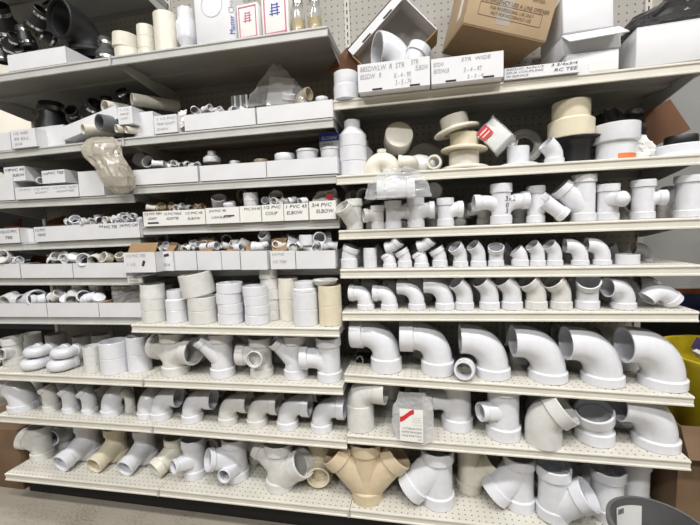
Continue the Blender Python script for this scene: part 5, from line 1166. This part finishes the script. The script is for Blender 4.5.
tag(obj('cardboard_flap', mesh_of('cardboard_flap', xform(box(-.05, .05, 0, .004, -.03, .02), Matrix.Translation(tuple(p)) @ Matrix.Rotation(-.5, 4, 'X') @ Matrix.Rotation(-.3, 4, 'Y')), ['kraft_dark'], False)), 'brown cardboard flap at the left end of the sixth shelf', 'cardboard')

# ================================================================== beyond the right end
# tall brown carton on the floor, yellow tub on top, dark panel
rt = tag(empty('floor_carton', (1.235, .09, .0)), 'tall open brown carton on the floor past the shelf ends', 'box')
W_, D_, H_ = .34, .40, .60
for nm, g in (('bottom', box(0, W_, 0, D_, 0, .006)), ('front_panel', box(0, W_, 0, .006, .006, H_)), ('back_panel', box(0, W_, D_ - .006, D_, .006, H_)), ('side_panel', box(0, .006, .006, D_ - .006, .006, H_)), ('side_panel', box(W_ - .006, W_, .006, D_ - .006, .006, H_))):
    obj(nm, mesh_of(nm, g, ['kraft_shaded'], False), rt)
obj('flap', mesh_of('flap', xform(box(0, W_, -.11, 0, 0, .005), Matrix.Translation((0, 0, H_)) @ Matrix.Rotation(math.radians(62), 4, 'X')), ['kraft_shaded'], False), rt)
rt = tag(empty('yellow_tub', (1.60, .38, -.09)), 'yellow plastic tub holding a white coil past the shelf ends', 'tub')
obj('body', mesh_of('body', sweep(Path([('s', 1)]), [(.50, .02), (.50, .20), (.52, .215), (.84, .25), (.86, .262), (.875, .262), (.875, .245), (.53, .205), (.52, .02)], 36), ['yellow']), rt)
obj('stand', mesh_of('stand', sweep(Path([('s', 1)]), [(.09, .02), (.09, .19), (.5, .19), (.5, .02)], 28), ['purple']), rt)
obj('coil', mesh_of('coil', xform(sweep(Path([('a', .10, 6.2)]), pipe_prof(Path([('a', .10, 6.2)]), 0, .62, .012, .006), 10), Matrix.Translation((.06, -.10, .93)) @ Matrix.Rotation(1.2, 4, 'X')), ['paper']), rt)
obj('packet', mesh_of('packet', xform(box(-.08, .08, -.04, .04, 0, .05), Matrix.Translation((-.10, -.06, .87)) @ Matrix.Rotation(.4, 4, 'Y')), ['purple'], False), rt)
obj('packet', mesh_of('packet', xform(box(-.06, .06, -.05, .05, 0, .03), Matrix.Translation((-.12, -.10, .90)) @ Matrix.Rotation(-.5, 4, 'Y')), ['paper'], False), rt)
for x, y, m_, lab in ((1.66, .80, 'rust', 'rust coloured tin with a blue foot on the far shelf'), (1.86, .78, 'orange_print', 'orange tin on the far shelf past the shelf ends')):
    rt = tag(empty('paint_tin', (x, y, .9)), lab, 'tin')
    obj('body', mesh_of('body', sweep(Path([('s', 1)]), [(.05, .02), (.05, .085), (.24, .085), (.24, .02)], 24), [m_]), rt)
    obj('band', mesh_of('band', sweep(Path([('s', 1)]), [(0, .02), (0, .088), (.075, .088), (.075, .02)], 24), ['navy']), rt)
    obj('rim', mesh_of('rim', sweep(Path([('s', 1)]), [(.235, .08), (.235, .09), (.25, .09), (.25, .08)], 24), ['steel']), rt)
rt = tag(empty('side_rack', (1.45, .66, 0)), 'dark shelf rack standing beyond the right end of the shelves', 'shelf')
obj('back_panel', mesh_of('back_panel', box(-.2, 1.2, .42, .44, 0, 1.25), ['dark'], False), rt)
for z in (.45, .88): obj('board', mesh_of('board', box(-.15, 1.2, 0, .42, z, z + .02), ['dark'], False), rt)
for x in (-.17, 1.18): obj('post', mesh_of('post', box(x, x + .03, .39, .42, 0, 1.25), ['dark'], False), rt)
rt = tag(empty('leaning_panel', (1.42, .55, 1.04)), 'large plain grey panel behind the right end of the shelves', 'panel')
obj('sheet', mesh_of('sheet', box(-.1, 1.2, 0, .012, .0, 1.0), ['panel_grey'], False), rt); obj('edge_strip', mesh_of('edge_strip', box(-.1, 1.2, -.006, .018, -.008, 0), ['panel_grey'], False), rt)
rt = tag(empty('red_bag', (1.62, .42, .90)), 'dark red sack standing beyond the mid-size elbows', 'sack')
obj('body', mesh_of('body', crumple([(-.08, -.05, 0), (.12, -.05, 0), (-.08, .08, 0), (.12, .08, 0), (.02, 0, .26), (.10, .02, .28)], .012, 20, 3, 51), ['red_dark'], True, 20), rt)
obj('tie', mesh_of('tie', sweep(Path([('s', 1)]), [(.24, .02), (.24, .045), (.255, .045), (.255, .02)], 12), ['ink']), rt)

# grey bin on the floor in front of the deck, paper label inside the rim
p = at_y(660, 529, -.27)
rt = tag(empty('grey_bin', (float(p[0]), -.27, 0)), 'grey plastic bin in the right foreground with a paper label inside', 'bin')
hz = float(p[2]); r_ = 56 / ppm(p) * .76
obj('body', mesh_of('body', sweep(Path([('s', 1)]), [(0, .02), (0, r_ * .8), (.01, r_ * .82), (hz, r_), (hz, r_ * .97), (.012, r_ * .79), (.01, .02)], 40), ['bin_grey']), rt)
obj('rim', mesh_of('rim', sweep(Path([('s', 1)]), [(hz - .012, r_ - .002), (hz - .012, r_ + .006), (hz + .003, r_ + .006), (hz + .004, r_ - .004)], 40), ['bin_grey']), rt)
ri = lambda z: r_ * (.79 + .18 * z / hz) * .982
lv = [(ri(z) * math.sin(a), ri(z) * math.cos(a), z) for z in (hz - .14, hz - .02) for a in np.linspace(-.62, .12, 8)]
lb = obj('paper_label', mesh_of('paper_label', (lv, [(i + 1, i, i + 8, i + 9) for i in range(7)], None), ['paper']), rt)
for k in range(6):
    a = -.56 + .035 * k; bw = .006 + .004 * (k % 2)
    bv = [(ri(z) * .992 * math.sin(q), ri(z) * .992 * math.cos(q), z) for z in (hz - .045, hz - .027) for q in (a, a + .02)]
    obj('barcode_bar', mesh_of('barcode_bar', (bv, [(1, 0, 2, 3)], None), ['ink'], False), rt)
# brown carton and dark bucket past the left end
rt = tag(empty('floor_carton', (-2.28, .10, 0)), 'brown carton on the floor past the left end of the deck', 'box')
obj('body', mesh_of('body', bevel_box(0, .42, 0, .35, 0, .34), ['kraft_shaded'], True, 50), rt)
for a, b in ((0, .174), (.176, .35)): obj('flap', mesh_of('flap', box(.002, .418, a, b, .34, .344), ['kraft_shaded'], False), rt)

rt = tag(empty('side_rack', (-3.3, .62, 0)), 'dark shelf rack standing beyond the left end of the shelves', 'shelf')
obj('back_panel', mesh_of('back_panel', box(0, 1.4, .42, .44, 0, 1.62), ['dark'], False), rt)
for z in (.3, .75, 1.2): obj('board', mesh_of('board', box(0, 1.4, 0, .42, z, z + .02), ['dark'], False), rt)
for x in (0, 1.37): obj('post', mesh_of('post', box(x, x + .03, 0, .03, 0, 1.62), ['upright'], False), rt)

# loose small fittings peeping out of the open boxes
heap(162, 174, 249, 3, 9, 'narrow smudged box', .07, 5, 1)
heap(176, 197, 249, 4, 9, 'box beside the smudged one', .07, 5, 2)
heap(199, 221, 249, 4, 9, 'middle plain box', .07, 5, 3)
heap(223, 240, 248, 3, 9, 'box left of the two-elbow box', .07, 6, 4)
heap(243, 267, 248, 4, 9, 'two-elbow box', .07, 4, 5)
heap(272, 295, 248, 4, 9, 'pencil-line box', .07, 4, 6)
heap(298, 334, 248, 5, 10, 'fifth shelf right end box', .07, 5, 7)
heap(148, 204, 208, 6, 8, 'leftmost lettered box', .06, 1, 8, m=('pvc_off', 'pvc_tan', 'pvc_white'))
heap(264, 308, 203, 5, 9, 'COUP box', .05, 2, 9)
heap(155, 197, 166, 6, 8, 'low box by the bag', .045, 2, 10)
heap(66, 112, 223, 6, 9, 'left half of long lettered box', .04, 3, 11)
heap(108, 139, 222, 8, 8, 'right half of long lettered box', .035, 6, 12)
heap(2, 20, 262, 3, 13, 'fifth left shelf end box', .04, 2, 13)
heap(50, 100, 261, 6, 13, 'fifth left shelf middle boxes', .06, 3, 14)
heap(4, 46, 301, 4, 16, 'sixth left shelf end box', .05, 3, 15, ks=(0, 1, 5))
heap(50, 98, 300, 5, 16, 'sixth left shelf middle box', .05, 4, 16, ks=(0, 1, 5))
heap(190, 250, 111, 5, 8, 'second shelf long box', .06, 1, 17)
